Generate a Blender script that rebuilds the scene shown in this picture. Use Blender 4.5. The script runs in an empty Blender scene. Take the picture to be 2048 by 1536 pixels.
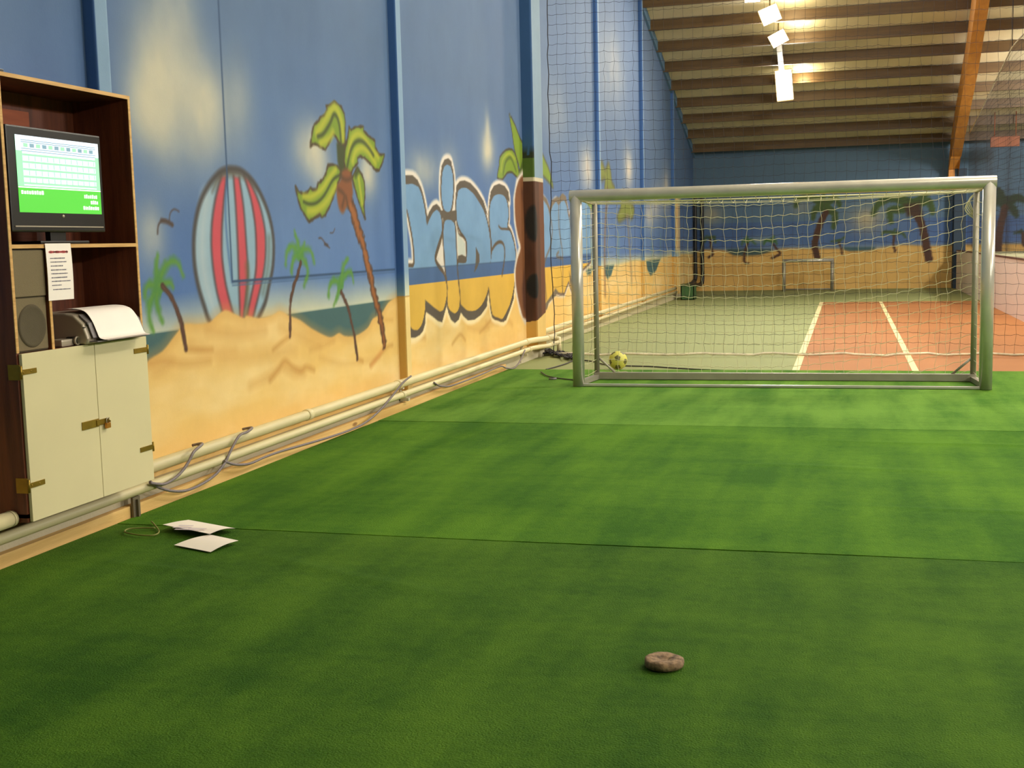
import bpy, math, random
import numpy as np
from mathutils import Vector, Matrix
random.seed(7); rng = np.random.default_rng(7)
S = bpy.context.scene
COL = S.collection

# ------------------------------------------------------------------ camera
F, YAW, PIT, ROL, H = 2435.08, 0.269574, 0.115153, -0.0240892, 1.48
fw = np.array([-math.sin(YAW)*math.cos(PIT), math.cos(YAW)*math.cos(PIT), -math.sin(PIT)])
r0 = np.array([math.cos(YAW), math.sin(YAW), 0.0]); u0 = np.cross(r0, fw)
RT = math.cos(ROL)*r0+math.sin(ROL)*u0; UP = -math.sin(ROL)*r0+math.cos(ROL)*u0
cd = bpy.data.cameras.new('camera'); cam = bpy.data.objects.new('camera', cd); COL.objects.link(cam)
cd.sensor_width = 36; cd.lens = F/2048*36; cd.clip_start = .05; cd.clip_end = 200
M = Matrix.Identity(4)
for i in range(3):
    M[i][0] = RT[i]; M[i][1] = UP[i]; M[i][2] = -fw[i]
M[2][3] = H
cam.matrix_world = M; S.camera = cam
# ------------------------------------------------------------------ exposure and world
S.view_settings.view_transform = 'Standard'; S.view_settings.look = 'None'
S.view_settings.gamma = 1; S.view_settings.use_curve_mapping = False
S.view_settings.exposure = 0.13
wd = bpy.data.worlds.new('World'); S.world = wd; wd.use_nodes = True
wd.node_tree.nodes['Background'].inputs[0].default_value = (.35, .33, .28, 1)
wd.node_tree.nodes['Background'].inputs[1].default_value = .15
WARM = (1.0, .95, .86)
# rows of ceiling floodlights over the pitch (x, y, z, watts); their bodies are built further down
PITCH_LAMPS = [(2.4, 8.0, 6.4, 210), (2.2, 14.0, 6.6, 260), (1.6, 20.0, 6.6, 420), (5.6, 28.0, 4.7, 430), (9.0, 1.0, 4.6, 500), (9.0, 8.5, 4.9, 560), (9.0, 15.5, 5.0, 520)]  # the lamp over the raised deck is added, unseen, to brighten the back wall
TILT = [(0, .5), (0, .42), (-.15, .3), (-.75, .35), (0, 1.1), (0, 1.1), (0, 1.05)]
for i, (x, y, z, w) in enumerate(PITCH_LAMPS):
    l = bpy.data.lights.new('lamp_light', 'AREA'); l.shape = 'RECTANGLE'; l.size = .5; l.size_y = 1.5
    l.energy = w; l.color = WARM
    o = bpy.data.objects.new('lamp_light', l); COL.objects.link(o); o.location = (x, y, z-.08)
    o.rotation_euler = (TILT[i][0]*-1, TILT[i][1], 0)      # tipped a little towards the painted wall
    l = bpy.data.lights.new('roof_fill_light', 'AREA'); l.shape = 'RECTANGLE'; l.size = .5; l.size_y = 1.5  # added upward fill above each lamp, brightens the roof
    l.energy = w*(.8 if x < 5 else .22); l.color = WARM
    o = bpy.data.objects.new('roof_fill_light', l); COL.objects.link(o); o.location = (x, y, z+.16); o.rotation_euler = (math.pi, 0, 0)

# ------------------------------------------------------------------ points on known planes
def ray(x, y): return fw+(x-1024)/F*RT-(y-768)/F*UP
def atX(x, y, X):
    d = ray(x, y); t = X/d[0]; return np.array([0, 0, H])+t*d
def atY(x, y, Y):
    d = ray(x, y); t = Y/d[1]; return np.array([0, 0, H])+t*d
def atZ(x, y, z=0.0):
    d = ray(x, y); t = (z-H)/d[2]; return np.array([0, 0, H])+t*d
RA, RB = 13.90, .2877            # roof underside z = RA - RB*y
def roofz(y): return RA-RB*y if y > 14 else RA-RB*14-(14-y)*.2877
def at_roof(x, y, low=0.0):
    d = ray(x, y); t = (RA-low-H)/(d[2]+RB*d[1]); return np.array([0, 0, H])+t*d

# ------------------------------------------------------------------ materials
def lin(c):
    c = np.asarray(c, float)/255.0
    return np.where(c <= .04045, c/12.92, ((c+.055)/1.055)**2.4)
def mat(name, rgb, rough=.6, metal=0.0, var=0.0, scale=8.0, bump=0.0, bscale=60.0, emit=0.0, spec=.5, stretch=None, rgb2=None):
    m = bpy.data.materials.new(name); m.use_nodes = True; nt = m.node_tree; b = nt.nodes['Principled BSDF']
    c = tuple(lin(rgb))+(1,)
    b.inputs['Base Color'].default_value = c; b.inputs['Roughness'].default_value = rough
    b.inputs['Metallic'].default_value = metal; b.inputs['Specular IOR Level'].default_value = spec
    if emit: b.inputs['Emission Color'].default_value = c; b.inputs['Emission Strength'].default_value = emit
    tc = nt.nodes.new('ShaderNodeTexCoord'); mp = nt.nodes.new('ShaderNodeMapping')
    nt.links.new(tc.outputs['Object'], mp.inputs[0])
    if stretch: mp.inputs['Scale'].default_value = stretch
    if var or rgb2 is not None:
        n = nt.nodes.new('ShaderNodeTexNoise'); n.inputs['Scale'].default_value = scale; n.inputs['Detail'].default_value = 5
        nt.links.new(mp.outputs[0], n.inputs['Vector'])
        cr = nt.nodes.new('ShaderNodeValToRGB')
        ca = np.array(c[:3]); cb = np.array(lin(rgb2)) if rgb2 is not None else ca
        cr.color_ramp.elements[0].position = .32; cr.color_ramp.elements[1].position = .68
        cr.color_ramp.elements[0].color = tuple(ca*(1-var))+(1,)
        cr.color_ramp.elements[1].color = tuple(np.minimum(cb*(1+var), 1))+(1,)
        nt.links.new(n.outputs[0], cr.inputs[0]); nt.links.new(cr.outputs[0], b.inputs['Base Color'])
    if bump:
        n2 = nt.nodes.new('ShaderNodeTexNoise'); n2.inputs['Scale'].default_value = bscale; n2.inputs['Detail'].default_value = 3
        nt.links.new(mp.outputs[0], n2.inputs['Vector'])
        bp = nt.nodes.new('ShaderNodeBump'); bp.inputs['Strength'].default_value = bump; bp.inputs['Distance'].default_value = .01
        nt.links.new(n2.outputs[0], bp.inputs['Height']); nt.links.new(bp.outputs[0], b.inputs['Normal'])
    return m
def wood(name, a, b2, axis=1, scale=2.2, rough=.55, knots=False):
    st = [14, 14, 14]; st[axis] = 1.0
    m = mat(name, a, rough, var=.05, scale=scale, stretch=tuple(st), rgb2=b2, bump=.15, bscale=20)
    if knots:
        nt = m.node_tree; b = nt.nodes['Principled BSDF']
        tc = nt.nodes.new('ShaderNodeTexCoord'); mp = nt.nodes.new('ShaderNodeMapping'); mp.inputs['Scale'].default_value = (3.0, 1.6, 5.0)
        nt.links.new(tc.outputs['Object'], mp.inputs[0])
        v = nt.nodes.new('ShaderNodeTexVoronoi'); v.inputs['Scale'].default_value = 1.0; nt.links.new(mp.outputs[0], v.inputs['Vector'])
        cr = nt.nodes.new('ShaderNodeValToRGB'); cr.color_ramp.elements[0].color = (.25, .25, .25, 1); cr.color_ramp.elements[0].position = .05
        cr.color_ramp.elements[1].color = (1, 1, 1, 1); cr.color_ramp.elements[1].position = .10
        nt.links.new(v.outputs['Distance'], cr.inputs[0])
        mx = nt.nodes.new('ShaderNodeMix'); mx.data_type = 'RGBA'; mx.inputs['A'].default_value = tuple(lin((120, 62, 28)))+(1,)
        src = b.inputs['Base Color'].links[0].from_socket
        nt.links.new(cr.outputs[0], mx.inputs['Factor']); nt.links.new(src, mx.inputs['B']); nt.links.new(mx.outputs['Result'], b.inputs['Base Color'])
    return m
def paint_mat(name, rough=.75, bump=.1, speck=.05):
    m = bpy.data.materials.new(name); m.use_nodes = True; nt = m.node_tree; b = nt.nodes['Principled BSDF']
    a = nt.nodes.new('ShaderNodeAttribute'); a.attribute_name = 'paint'
    n = nt.nodes.new('ShaderNodeTexNoise'); n.inputs['Scale'].default_value = 3.0; n.inputs['Detail'].default_value = 8; n.inputs['Roughness'].default_value = .65
    tc = nt.nodes.new('ShaderNodeTexCoord'); nt.links.new(tc.outputs['Object'], n.inputs['Vector'])
    mr = nt.nodes.new('ShaderNodeMapRange'); mr.inputs['From Min'].default_value = .3; mr.inputs['From Max'].default_value = .7
    mr.inputs['To Min'].default_value = 1-speck; mr.inputs['To Max'].default_value = 1+speck; nt.links.new(n.outputs[0], mr.inputs[0])
    vm = nt.nodes.new('ShaderNodeVectorMath'); vm.operation = 'SCALE'; nt.links.new(a.outputs['Color'], vm.inputs[0]); nt.links.new(mr.outputs[0], vm.inputs['Scale'])
    nt.links.new(vm.outputs[0], b.inputs['Base Color']); b.inputs['Roughness'].default_value = rough
    n2 = nt.nodes.new('ShaderNodeTexNoise'); n2.inputs['Scale'].default_value = 90; nt.links.new(tc.outputs['Object'], n2.inputs['Vector'])
    bp = nt.nodes.new('ShaderNodeBump'); bp.inputs['Strength'].default_value = bump; bp.inputs['Distance'].default_value = .005
    nt.links.new(n2.outputs[0], bp.inputs['Height']); nt.links.new(bp.outputs[0], b.inputs['Normal'])
    return m

def turf_mat(name, dark, light, streak=1.0, lo=.40, hi=.62):
    m = bpy.data.materials.new(name); m.use_nodes = True; nt = m.node_tree; b = nt.nodes['Principled BSDF']
    b.inputs['Roughness'].default_value = .9; b.inputs['Specular IOR Level'].default_value = .15
    tc = nt.nodes.new('ShaderNodeTexCoord')
    def noise(scale, st, rot=0.0, det=4):
        mp = nt.nodes.new('ShaderNodeMapping'); mp.inputs['Scale'].default_value = st; mp.inputs['Rotation'].default_value = (0, 0, rot)
        nt.links.new(tc.outputs['Object'], mp.inputs[0])
        n = nt.nodes.new('ShaderNodeTexNoise'); n.inputs['Scale'].default_value = scale; n.inputs['Detail'].default_value = det
        nt.links.new(mp.outputs[0], n.inputs['Vector']); return n.outputs[0]
    def math2(op, a, c):
        q = nt.nodes.new('ShaderNodeMath'); q.operation = op
        for i, v in enumerate((a, c)):
            if isinstance(v, (int, float)): q.inputs[i].default_value = v
            else: nt.links.new(v, q.inputs[i])
        return q.outputs[0]
    big = noise(1.1, (1, .8, 1), .5, 3); st = noise(1.6, (2.6, .35, 1), -.25, 3); st2 = noise(2.0, (.4, 3.0, 1), .1, 3)
    fine = noise(150, (1, 1, 1), 0, 3); mid = noise(22, (1, 1, 1), 0, 4)
    v = math2('ADD', math2('MULTIPLY', big, .34), math2('MULTIPLY', st, .34*streak))
    v = math2('ADD', v, math2('MULTIPLY', st2, .12)); v = math2('ADD', v, math2('MULTIPLY', mid, .14)); v = math2('ADD', v, math2('MULTIPLY', fine, .16))
    cr = nt.nodes.new('ShaderNodeValToRGB'); cr.color_ramp.elements[0].position = lo; cr.color_ramp.elements[1].position = hi
    cr.color_ramp.elements[0].color = tuple(lin(dark))+(1,); cr.color_ramp.elements[1].color = tuple(lin(light))+(1,)
    nt.links.new(v, cr.inputs[0]); nt.links.new(cr.outputs[0], b.inputs['Base Color'])
    bp = nt.nodes.new('ShaderNodeBump'); bp.inputs['Strength'].default_value = .6; bp.inputs['Distance'].default_value = .012
    hh = math2('ADD', fine, math2('MULTIPLY', noise(2.3, (.35, 2.2, 1), .15, 2), .5)); nt.links.new(hh, bp.inputs['Height']); nt.links.new(bp.outputs[0], b.inputs['Normal'])
    return m

MT = dict(
    alu=mat('brushed aluminium', (192, 188, 178), .28, .4, var=.08, scale=6),
    alu_dull=mat('dull aluminium', (158, 152, 136), .5, .35, var=.08, scale=6),
    white_rope=mat('white net cord', (206, 200, 160), .8),
    black_rope=mat('black net cord', (44, 40, 44), .85),
    band=mat('white band', (212, 200, 172), .8, var=.25, scale=9),
    pipe=mat('cream pipe paint', (222, 208, 162), .45, var=.04, scale=3),
    black_pipe=mat('black pipe', (28, 30, 30), .5),
    plinth=mat('grey concrete upstand', (196, 186, 158), .8, var=.07, scale=2.5, bump=.2),
    plinth_far=mat('pale concrete upstand', (206, 194, 158), .8, var=.05, scale=2.5),
    pine=wood('pine board', (214, 168, 98), (232, 192, 124), 1, 1.2, knots=True),
    brown=wood('dark brown board', (82, 38, 20), (112, 56, 30), 2, 2.0),
    brown_in=wood('dark brown inside', (88, 44, 24), (118, 62, 34), 2, 2.0),
    ply=wood('raw plywood edge', (196, 148, 82), (214, 170, 104), 1, 5.0),
    door=mat('cream door laminate', (214, 203, 160), .5, var=.02, scale=3),
    brass=mat('aged brass', (150, 122, 44), .4, .7, var=.15, scale=20),
    black=mat('black plastic', (22, 20, 18), .35), dark=mat('dark gap', (12, 9, 8), .9),
    grille=mat('brown grey speaker cloth', (122, 108, 80), .9, bump=.4, bscale=400),
    cone=mat('dark speaker cone', (84, 74, 54), .9, bump=.3, bscale=300),
    silver=mat('silver plastic', (176, 164, 146), .35, .35), silver_dark=mat('grey plastic', (110, 104, 104), .4, .2),
    paper=mat('white paper', (250, 240, 232), .7, var=.01), ink=mat('grey ink', (105, 100, 125), .8), red=mat('red ink', (220, 92, 96), .8),
    stamp=mat('faint violet print', (206, 192, 206), .8),
    cord=mat('grey corrugated conduit', (128, 116, 118), .6, bump=.6, bscale=120), dcord=mat('dark cable', (58, 52, 48), .6),
    ycord=mat('olive cable', (126, 128, 62), .6),
    green_court=mat('green hard court', (140, 146, 92), .75, var=.035, scale=.8, bump=.1, bscale=150),
    orange_court=mat('orange hard court', (164, 104, 52), .75, var=.04, scale=.9, rgb2=(170, 110, 58), bump=.1, bscale=150),
    line=mat('white court line', (232, 214, 160), .7, var=.05, scale=5),
    rink=mat('pinkish white board', (244, 224, 214), .5, var=.02, scale=2), rink_edge=mat('dark red edge strip', (92, 52, 40), .6),
    deck=mat('grey green deck', (168, 164, 130), .7, var=.05),
    clad=mat('beige roof cladding', (212, 202, 168), .7, var=.04, scale=1.5, rgb2=(218, 208, 178)),
    purlin=wood('brown roof timber', (90, 68, 38), (104, 80, 46), 0, 1.0),
    glulam=wood('orange glulam', (206, 136, 58), (216, 148, 66), 1, .8),
    plain_blue=mat('dull blue wall paint', (88, 124, 158), .8, var=.06, scale=1.2),
    dark_wall=mat('dark hall wall', (92, 92, 84), .8, var=.06, scale=1.2),
    green_box=mat('green plastic', (58, 98, 52), .6, var=.1), olive=mat('olive lining', (86, 92, 44), .7),
    stone=mat('worn stone', (104, 84, 66), .85, var=.2, scale=40, rgb2=(160, 130, 100), bump=.5, bscale=55),
    ball_y=mat('pale yellow ball panel', (214, 208, 96), .5, var=.08), ball_d=mat('dark ball panel', (104, 100, 56), .5),
    lamp=mat('lit lamp glass', (255, 250, 244), .3, emit=9.0), housing=mat('lamp housing', (128, 112, 66), .5, .3),
    crate=mat('orange panel', (150, 82, 42), .6),
    mural=paint_mat('painted mural'),
)
MT['screen_g'] = mat('screen green', (78, 178, 60), .3, emit=.9)
MT['screen_g2'] = mat('screen pale green', (140, 212, 162), .3, emit=.9)
MT['screen_w'] = mat('screen white', (214, 228, 244), .3, emit=.9)
MT['screen_l'] = mat('screen lines', (120, 150, 168), .3, emit=.7)
MT['screen_t'] = mat('screen lettering', (226, 244, 226), .3, emit=1.0)

# ------------------------------------------------------------------ mesh building
def tag(o, label=None, cat=None, group=None, kind=None):
    if label: o['label'] = label
    if cat: o['category'] = cat
    if group: o['group'] = group
    if kind: o['kind'] = kind
    return o
def empty(name, loc, label, cat, group=None):
    o = bpy.data.objects.new(name, None); COL.objects.link(o); o.location = Vector(loc); o.empty_display_size = .1
    return tag(o, label, cat, group)
class MB:
    def __init__(s): s.v = []; s.f = []; s.m = []; s.sm = []
    def add(s, vs, fs, mi=0, smooth=False):
        n = len(s.v); s.v += [tuple(map(float, p)) for p in vs]
        for f in fs: s.f.append([i+n for i in f]); s.m.append(mi); s.sm.append(smooth)
        return s
    def box(s, lo, hi, mi=0, bev=0.0):
        x0, y0, z0 = lo; x1, y1, z1 = hi
        if bev <= 0:
            vs = [(x0, y0, z0), (x1, y0, z0), (x1, y1, z0), (x0, y1, z0), (x0, y0, z1), (x1, y0, z1), (x1, y1, z1), (x0, y1, z1)]
            return s.add(vs, [(0, 3, 2, 1), (4, 5, 6, 7), (0, 1, 5, 4), (1, 2, 6, 5), (2, 3, 7, 6), (3, 0, 4, 7)], mi)
        import bmesh
        bm = bmesh.new(); bmesh.ops.create_cube(bm, size=1.0)
        for v in bm.verts:
            v.co = Vector(((x0+x1)/2+v.co.x*(x1-x0), (y0+y1)/2+v.co.y*(y1-y0), (z0+z1)/2+v.co.z*(z1-z0)))
        bmesh.ops.bevel(bm, geom=bm.edges[:], offset=bev, segments=2, affect='EDGES', profile=.7)
        bm.verts.index_update(); vs = [tuple(v.co) for v in bm.verts]; fs = [[v.index for v in f.verts] for f in bm.faces]; bm.free()
        return s.add(vs, fs, mi)
    def tube(s, pts, r, n=8, mi=0, caps=True, smooth=True, closed=False):
        pts = [np.array(p, float) for p in pts]; vs = []; N = len(pts); prev = None
        for i, p in enumerate(pts):
            a = pts[i-1] if (i > 0 or closed) else p; b = pts[(i+1) % N] if (i < N-1 or closed) else p
            t = b-a; t = t/(np.linalg.norm(t)+1e-12)
            if prev is None:
                ref = np.array([0, 0, 1.0]) if abs(t[2]) < .9 else np.array([1.0, 0, 0])
            else: ref = prev
            x = np.cross(ref, t); x /= np.linalg.norm(x)+1e-12; y = np.cross(t, x); prev = y
            rr = r[i] if hasattr(r, '__len__') else r
            for k in range(n):
                an = 2*math.pi*k/n; vs.append(p+rr*(math.cos(an)*x+math.sin(an)*y))
        fs = []
        for i in range(N if closed else N-1):
            j = (i+1) % N
            for k in range(n):
                k2 = (k+1) % n; fs.append((i*n+k, i*n+k2, j*n+k2, j*n+k))
        s.add(vs, fs, mi, smooth)
        if caps and not closed:
            base = len(s.v)-len(vs)
            s.f.append([base+k for k in range(n)][::-1]); s.m.append(mi); s.sm.append(False)
            s.f.append([base+(N-1)*n+k for k in range(n)]); s.m.append(mi); s.sm.append(False)
        return s
    def prism(s, poly, off, mi=0, smooth=False):     # poly: 3D points (planar), off: extrusion vector
        n = len(poly); off = np.array(off, float); a = [np.array(p, float) for p in poly]; b = [p+off for p in a]
        fs = [tuple(range(n))[::-1], tuple(range(n, 2*n))]+[(i, (i+1) % n, n+(i+1) % n, n+i) for i in range(n)]
        return s.add(a+b, fs, mi, smooth)
    def lathe(s, prof, c, axis=2, n=32, mi=0, smooth=True):
        vs = []; c = np.array(c, float)
        for (r, h) in prof:
            for k in range(n):
                a = 2*math.pi*k/n; q = [r*math.cos(a), r*math.sin(a)]; p = [0, 0, 0]; o = [i for i in range(3) if i != axis]
                p[o[0]] = q[0]; p[o[1]] = q[1]; p[axis] = h; vs.append(c+np.array(p))
        fs = []
        for i in range(len(prof)-1):
            for k in range(n): fs.append((i*n+k, i*n+(k+1) % n, (i+1)*n+(k+1) % n, (i+1)*n+k))
        return s.add(vs, fs, mi, smooth)
    def build(s, name, mats, parent=None, recalc=True):
        me = bpy.data.meshes.new(name); me.from_pydata(s.v, [], s.f)
        if not isinstance(mats, (list, tuple)): mats = [mats]
        for m in mats: me.materials.append(m)
        me.polygons.foreach_set('material_index', s.m); me.polygons.foreach_set('use_smooth', s.sm)
        if recalc:
            import bmesh
            bm = bmesh.new(); bm.from_mesh(me); bmesh.ops.recalc_face_normals(bm, faces=bm.faces); bm.to_mesh(me); bm.free()
        me.update(); o = bpy.data.objects.new(name, me); COL.objects.link(o)
        if parent is not None:
            o.parent = parent; o.matrix_parent_inverse = Matrix.Translation(-parent.location) if parent.parent is None and parent.type == 'EMPTY' else Matrix.Identity(4)
        return o
def cr_spline(pts, n=6, closed=False):
    P = [np.array(p, float) for p in pts]; N = len(P); out = []
    rngi = range(N if closed else N-1)
    for i in rngi:
        if closed: a, b, c, d = P[i-1], P[i], P[(i+1) % N], P[(i+2) % N]
        else: a, b, c, d = P[max(i-1, 0)], P[i], P[i+1], P[min(i+2, N-1)]
        for k in range(n):
            t = k/n; out.append(.5*((2*b)+(-a+c)*t+(2*a-5*b+4*c-d)*t*t+(-a+3*b-3*c+d)*t**3))
    if not closed: out.append(P[-1])
    return out

# ------------------------------------------------------------------ mural painting in wall coordinates
def N2(u, v, s, seed=0):         # cheap smooth value noise
    g = np.random.default_rng(seed).random((256, 256)); x = u*s; y = v*s
    xi = np.floor(x).astype(int); yi = np.floor(y).astype(int); fx = x-xi; fy = y-yi
    fx = fx*fx*(3-2*fx); fy = fy*fy*(3-2*fy); a = g[xi % 256, yi % 256]; b = g[(xi+1) % 256, yi % 256]
    c = g[xi % 256, (yi+1) % 256]; d = g[(xi+1) % 256, (yi+1) % 256]
    return (a*(1-fx)+b*fx)*(1-fy)+(c*(1-fx)+d*fx)*fy
def fbm(u, v, s, seed=0, o=4):
    t = 0; a = .5
    for i in range(o): t = t+a*N2(u, v, s*2**i, seed+i); a *= .5
    return t/(1-.5**o)
class Canvas:
    def __init__(s, us, vs):
        s.us = np.asarray(us); s.vs = np.asarray(vs); s.U, s.V = np.meshgrid(s.us, s.vs, indexing='ij'); s.C = np.zeros(s.U.shape+(3,))
        s.conv = None
    def w(s, pts): return np.array([s.conv(p) for p in pts])
    def _sub(s, lo, hi):
        i0, i1 = np.searchsorted(s.us, lo[0]), np.searchsorted(s.us, hi[0]); j0, j1 = np.searchsorted(s.vs, lo[1]), np.searchsorted(s.vs, hi[1])
        return slice(i0, i1), slice(j0, j1)
    def mix(s, sl, a, col):
        c = np.array(col, float); C = s.C[sl]; s.C[sl] = C*(1-a[..., None])+c*a[..., None]
    def seg(s, U, V, a, b):
        d = b-a; L = d@d+1e-12; t = np.clip(((U-a[0])*d[0]+(V-a[1])*d[1])/L, 0, 1)
        return np.hypot(U-a[0]-t*d[0], V-a[1]-t*d[1]), t
    def fill(s, pts, col, soft=.006, alpha=1.0, smooth=0, px=True, grow=0.0):
        P = s.w(pts) if px else np.array(pts, float)
        if smooth: P = np.array(cr_spline(P, smooth, True))
        m = 3*soft+max(grow, 0); sl = s._sub(P.min(0)-m, P.max(0)+m); U = s.U[sl]; V = s.V[sl]
        if U.size == 0: return
        D = np.full(U.shape, 1e9); ins = np.zeros(U.shape, bool); n = len(P)
        for i in range(n):
            a = P[i]; b = P[(i+1) % n]; D = np.minimum(D, s.seg(U, V, a, b)[0])
            c = (a[1] > V) != (b[1] > V)
            with np.errstate(divide='ignore', invalid='ignore'): xx = (b[0]-a[0])*(V-a[1])/(b[1]-a[1]+1e-15)+a[0]
            ins ^= c & (U < xx)
        sd = np.where(ins, -D, D)-grow
        m_ = np.clip(.5-sd/(2*soft), 0, 1)*alpha
        if callable(col):
            cc = col(U, V); s.C[sl] = s.C[sl]*(1-m_[..., None])+cc*m_[..., None]
        else: s.mix(sl, m_, col)
    def stroke(s, pts, w, col, soft=.006, alpha=1.0, smooth=4, px=True, closed=False, jag=0.0, w1=None):
        P = s.w(pts) if px else np.array(pts, float)
        if smooth: P = np.array(cr_spline(P, smooth, closed))
        elif closed: P = np.vstack([P, P[:1]])
        if closed and smooth: P = np.vstack([P, P[:1]])
        m = w+soft*3+jag; sl = s._sub(P.min(0)-m, P.max(0)+m); U = s.U[sl]; V = s.V[sl]
        if U.size == 0: return
        best = np.full(U.shape, 1e9); n = len(P)-1
        for i in range(n):
            d, t = s.seg(U, V, P[i], P[i+1]); ww = w if w1 is None else w+(w1-w)*((i+t)/n)
            best = np.minimum(best, d-ww/2)
        if jag: best = best+jag*(N2(U, V, 28, 5)-.5)*2
        s.mix(sl, np.clip(.5-best/(2*soft), 0, 1)*alpha, col)
    def blob(s, p, rad, col, alpha=.6, px=True):
        c = np.array(s.conv(p)) if px else np.array(p); r = np.array(rad); sl = s._sub(c-2.6*r, c+2.6*r); U = s.U[sl]; V = s.V[sl]
        if U.size == 0: return
        d = ((U-c[0])/r[0])**2+((V-c[1])/r[1])**2; nz = fbm(U*1.0, V*.8, 2.2, 31)
        s.mix(sl, np.clip(np.exp(-d)*alpha*(.45+1.1*nz), 0, 1), col)

SKY = (72, 106, 166); SKY2 = (100, 130, 180); CREAM = (190, 184, 164); SEA = (58, 92, 96); SAND = (228, 188, 110); SAND_L = (238, 210, 150); SAND_D = (194, 142, 72)
BRN = (84, 68, 52); HALO = (212, 203, 194); LET = (106, 144, 184); BAND = (60, 92, 140); GOLD = (208, 166, 64)
GRN = (112, 138, 34); GRN_D = (52, 62, 24); GRN_Y = (168, 168, 44); TRUNK = (142, 84, 38); TRUNK_D = (66, 40, 28)
def base_sky(cv, horizon=1.0, seed=3):
    U, V = cv.U, cv.V
    n = fbm(U*.9, V*.5, 1.1, seed); n2 = fbm(U*3, V*.8, 1.4, seed+9)
    a = np.clip((n-.35)*1.6, 0, 1)[..., None]; c = np.array(SKY)*(1-a)+np.array(SKY2)*a
    c = c+((n2-.5)*14)[..., None]
    g = np.clip((V-horizon)/2.2, 0, 1)[..., None]; c = c*(1-.6*g)+np.array((74, 96, 120))*(.6*g)  # greyer and darker upwards: light falloff up the wall mixed into the sky colour
    k = np.clip(1-(V-horizon)/.24+.5*(n-.5), 0, 1)[..., None]*.85; c = c*(1-k)+np.array((208, 204, 168))*k
    cv.C = c
def cloud(cv, p, ry, rz, a=.7, col=CREAM): cv.blob(p, (ry, rz), col, a)
def letterfill(U, V):
    c = np.empty(U.shape+(3,)); n = fbm(U, V, 3, 77)[..., None]
    c[...] = np.array(LET)+(n-.5)*16
    c[(V < 1.265)] = np.array(BAND); c[V < 1.11] = 0
    m = V < 1.11; c[m] = (np.array(GOLD)+(n-.5)*10)[m]
    return c
def P3(l): return [(280+x/2.559, 180+y/2.559) for x, y in l]
def P4(l): return [(560+x/5.296, 190+y/5.296) for x, y in l]
def P5(l): return [(540+x/5.12, 450+y/5.12) for x, y in l]
def P6(l): return [(790+x/3.84, 290+y/3.84) for x, y in l]
def P7(l): return [(1040+x/4.519, 300+y/4.519) for x, y in l]
def small_palm(cv, c, fronds, trunk, w=.03, col=(72, 128, 58), shadow=None):
    if shadow: cv.stroke(shadow, w*.9, SAND_D, soft=.02, alpha=.8); 
    for f in fronds:
        cv.stroke(f, w*2.3, col, soft=.022, alpha=.92, w1=w*.8, jag=.012); cv.stroke(f, w*.5, (96, 140, 36), soft=.012, alpha=.6)
    cv.stroke(trunk, w*1.15, TRUNK_D, soft=.008, jag=.007, w1=w*1.2); cv.stroke(trunk, w*.35, (104, 60, 44), soft=.006, alpha=.7)
def dunes(cv, seed=11):
    # broad painted ripples in the sand
    U, V = cv.U, cv.V; n = fbm(U*.55+V*.9, V*2.6-U*.15, 1.5, seed)
    return n
def sand_col(seed):
    def f(U, V):
        n = fbm(U*.7+V*.8, V*2.4-U*.2, 1.6, seed)[..., None]; a = np.clip((n-.38)*2.2, 0, 1)
        c = np.array(SAND)*(1-a)+np.array(SAND_L)*a
        t = np.clip((V-.45)/.45, 0, 1)[..., None]*.35; return c*(1-t)+np.array(SAND_D)*t*.6+np.array(SAND)*t*.4
    return f

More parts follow.
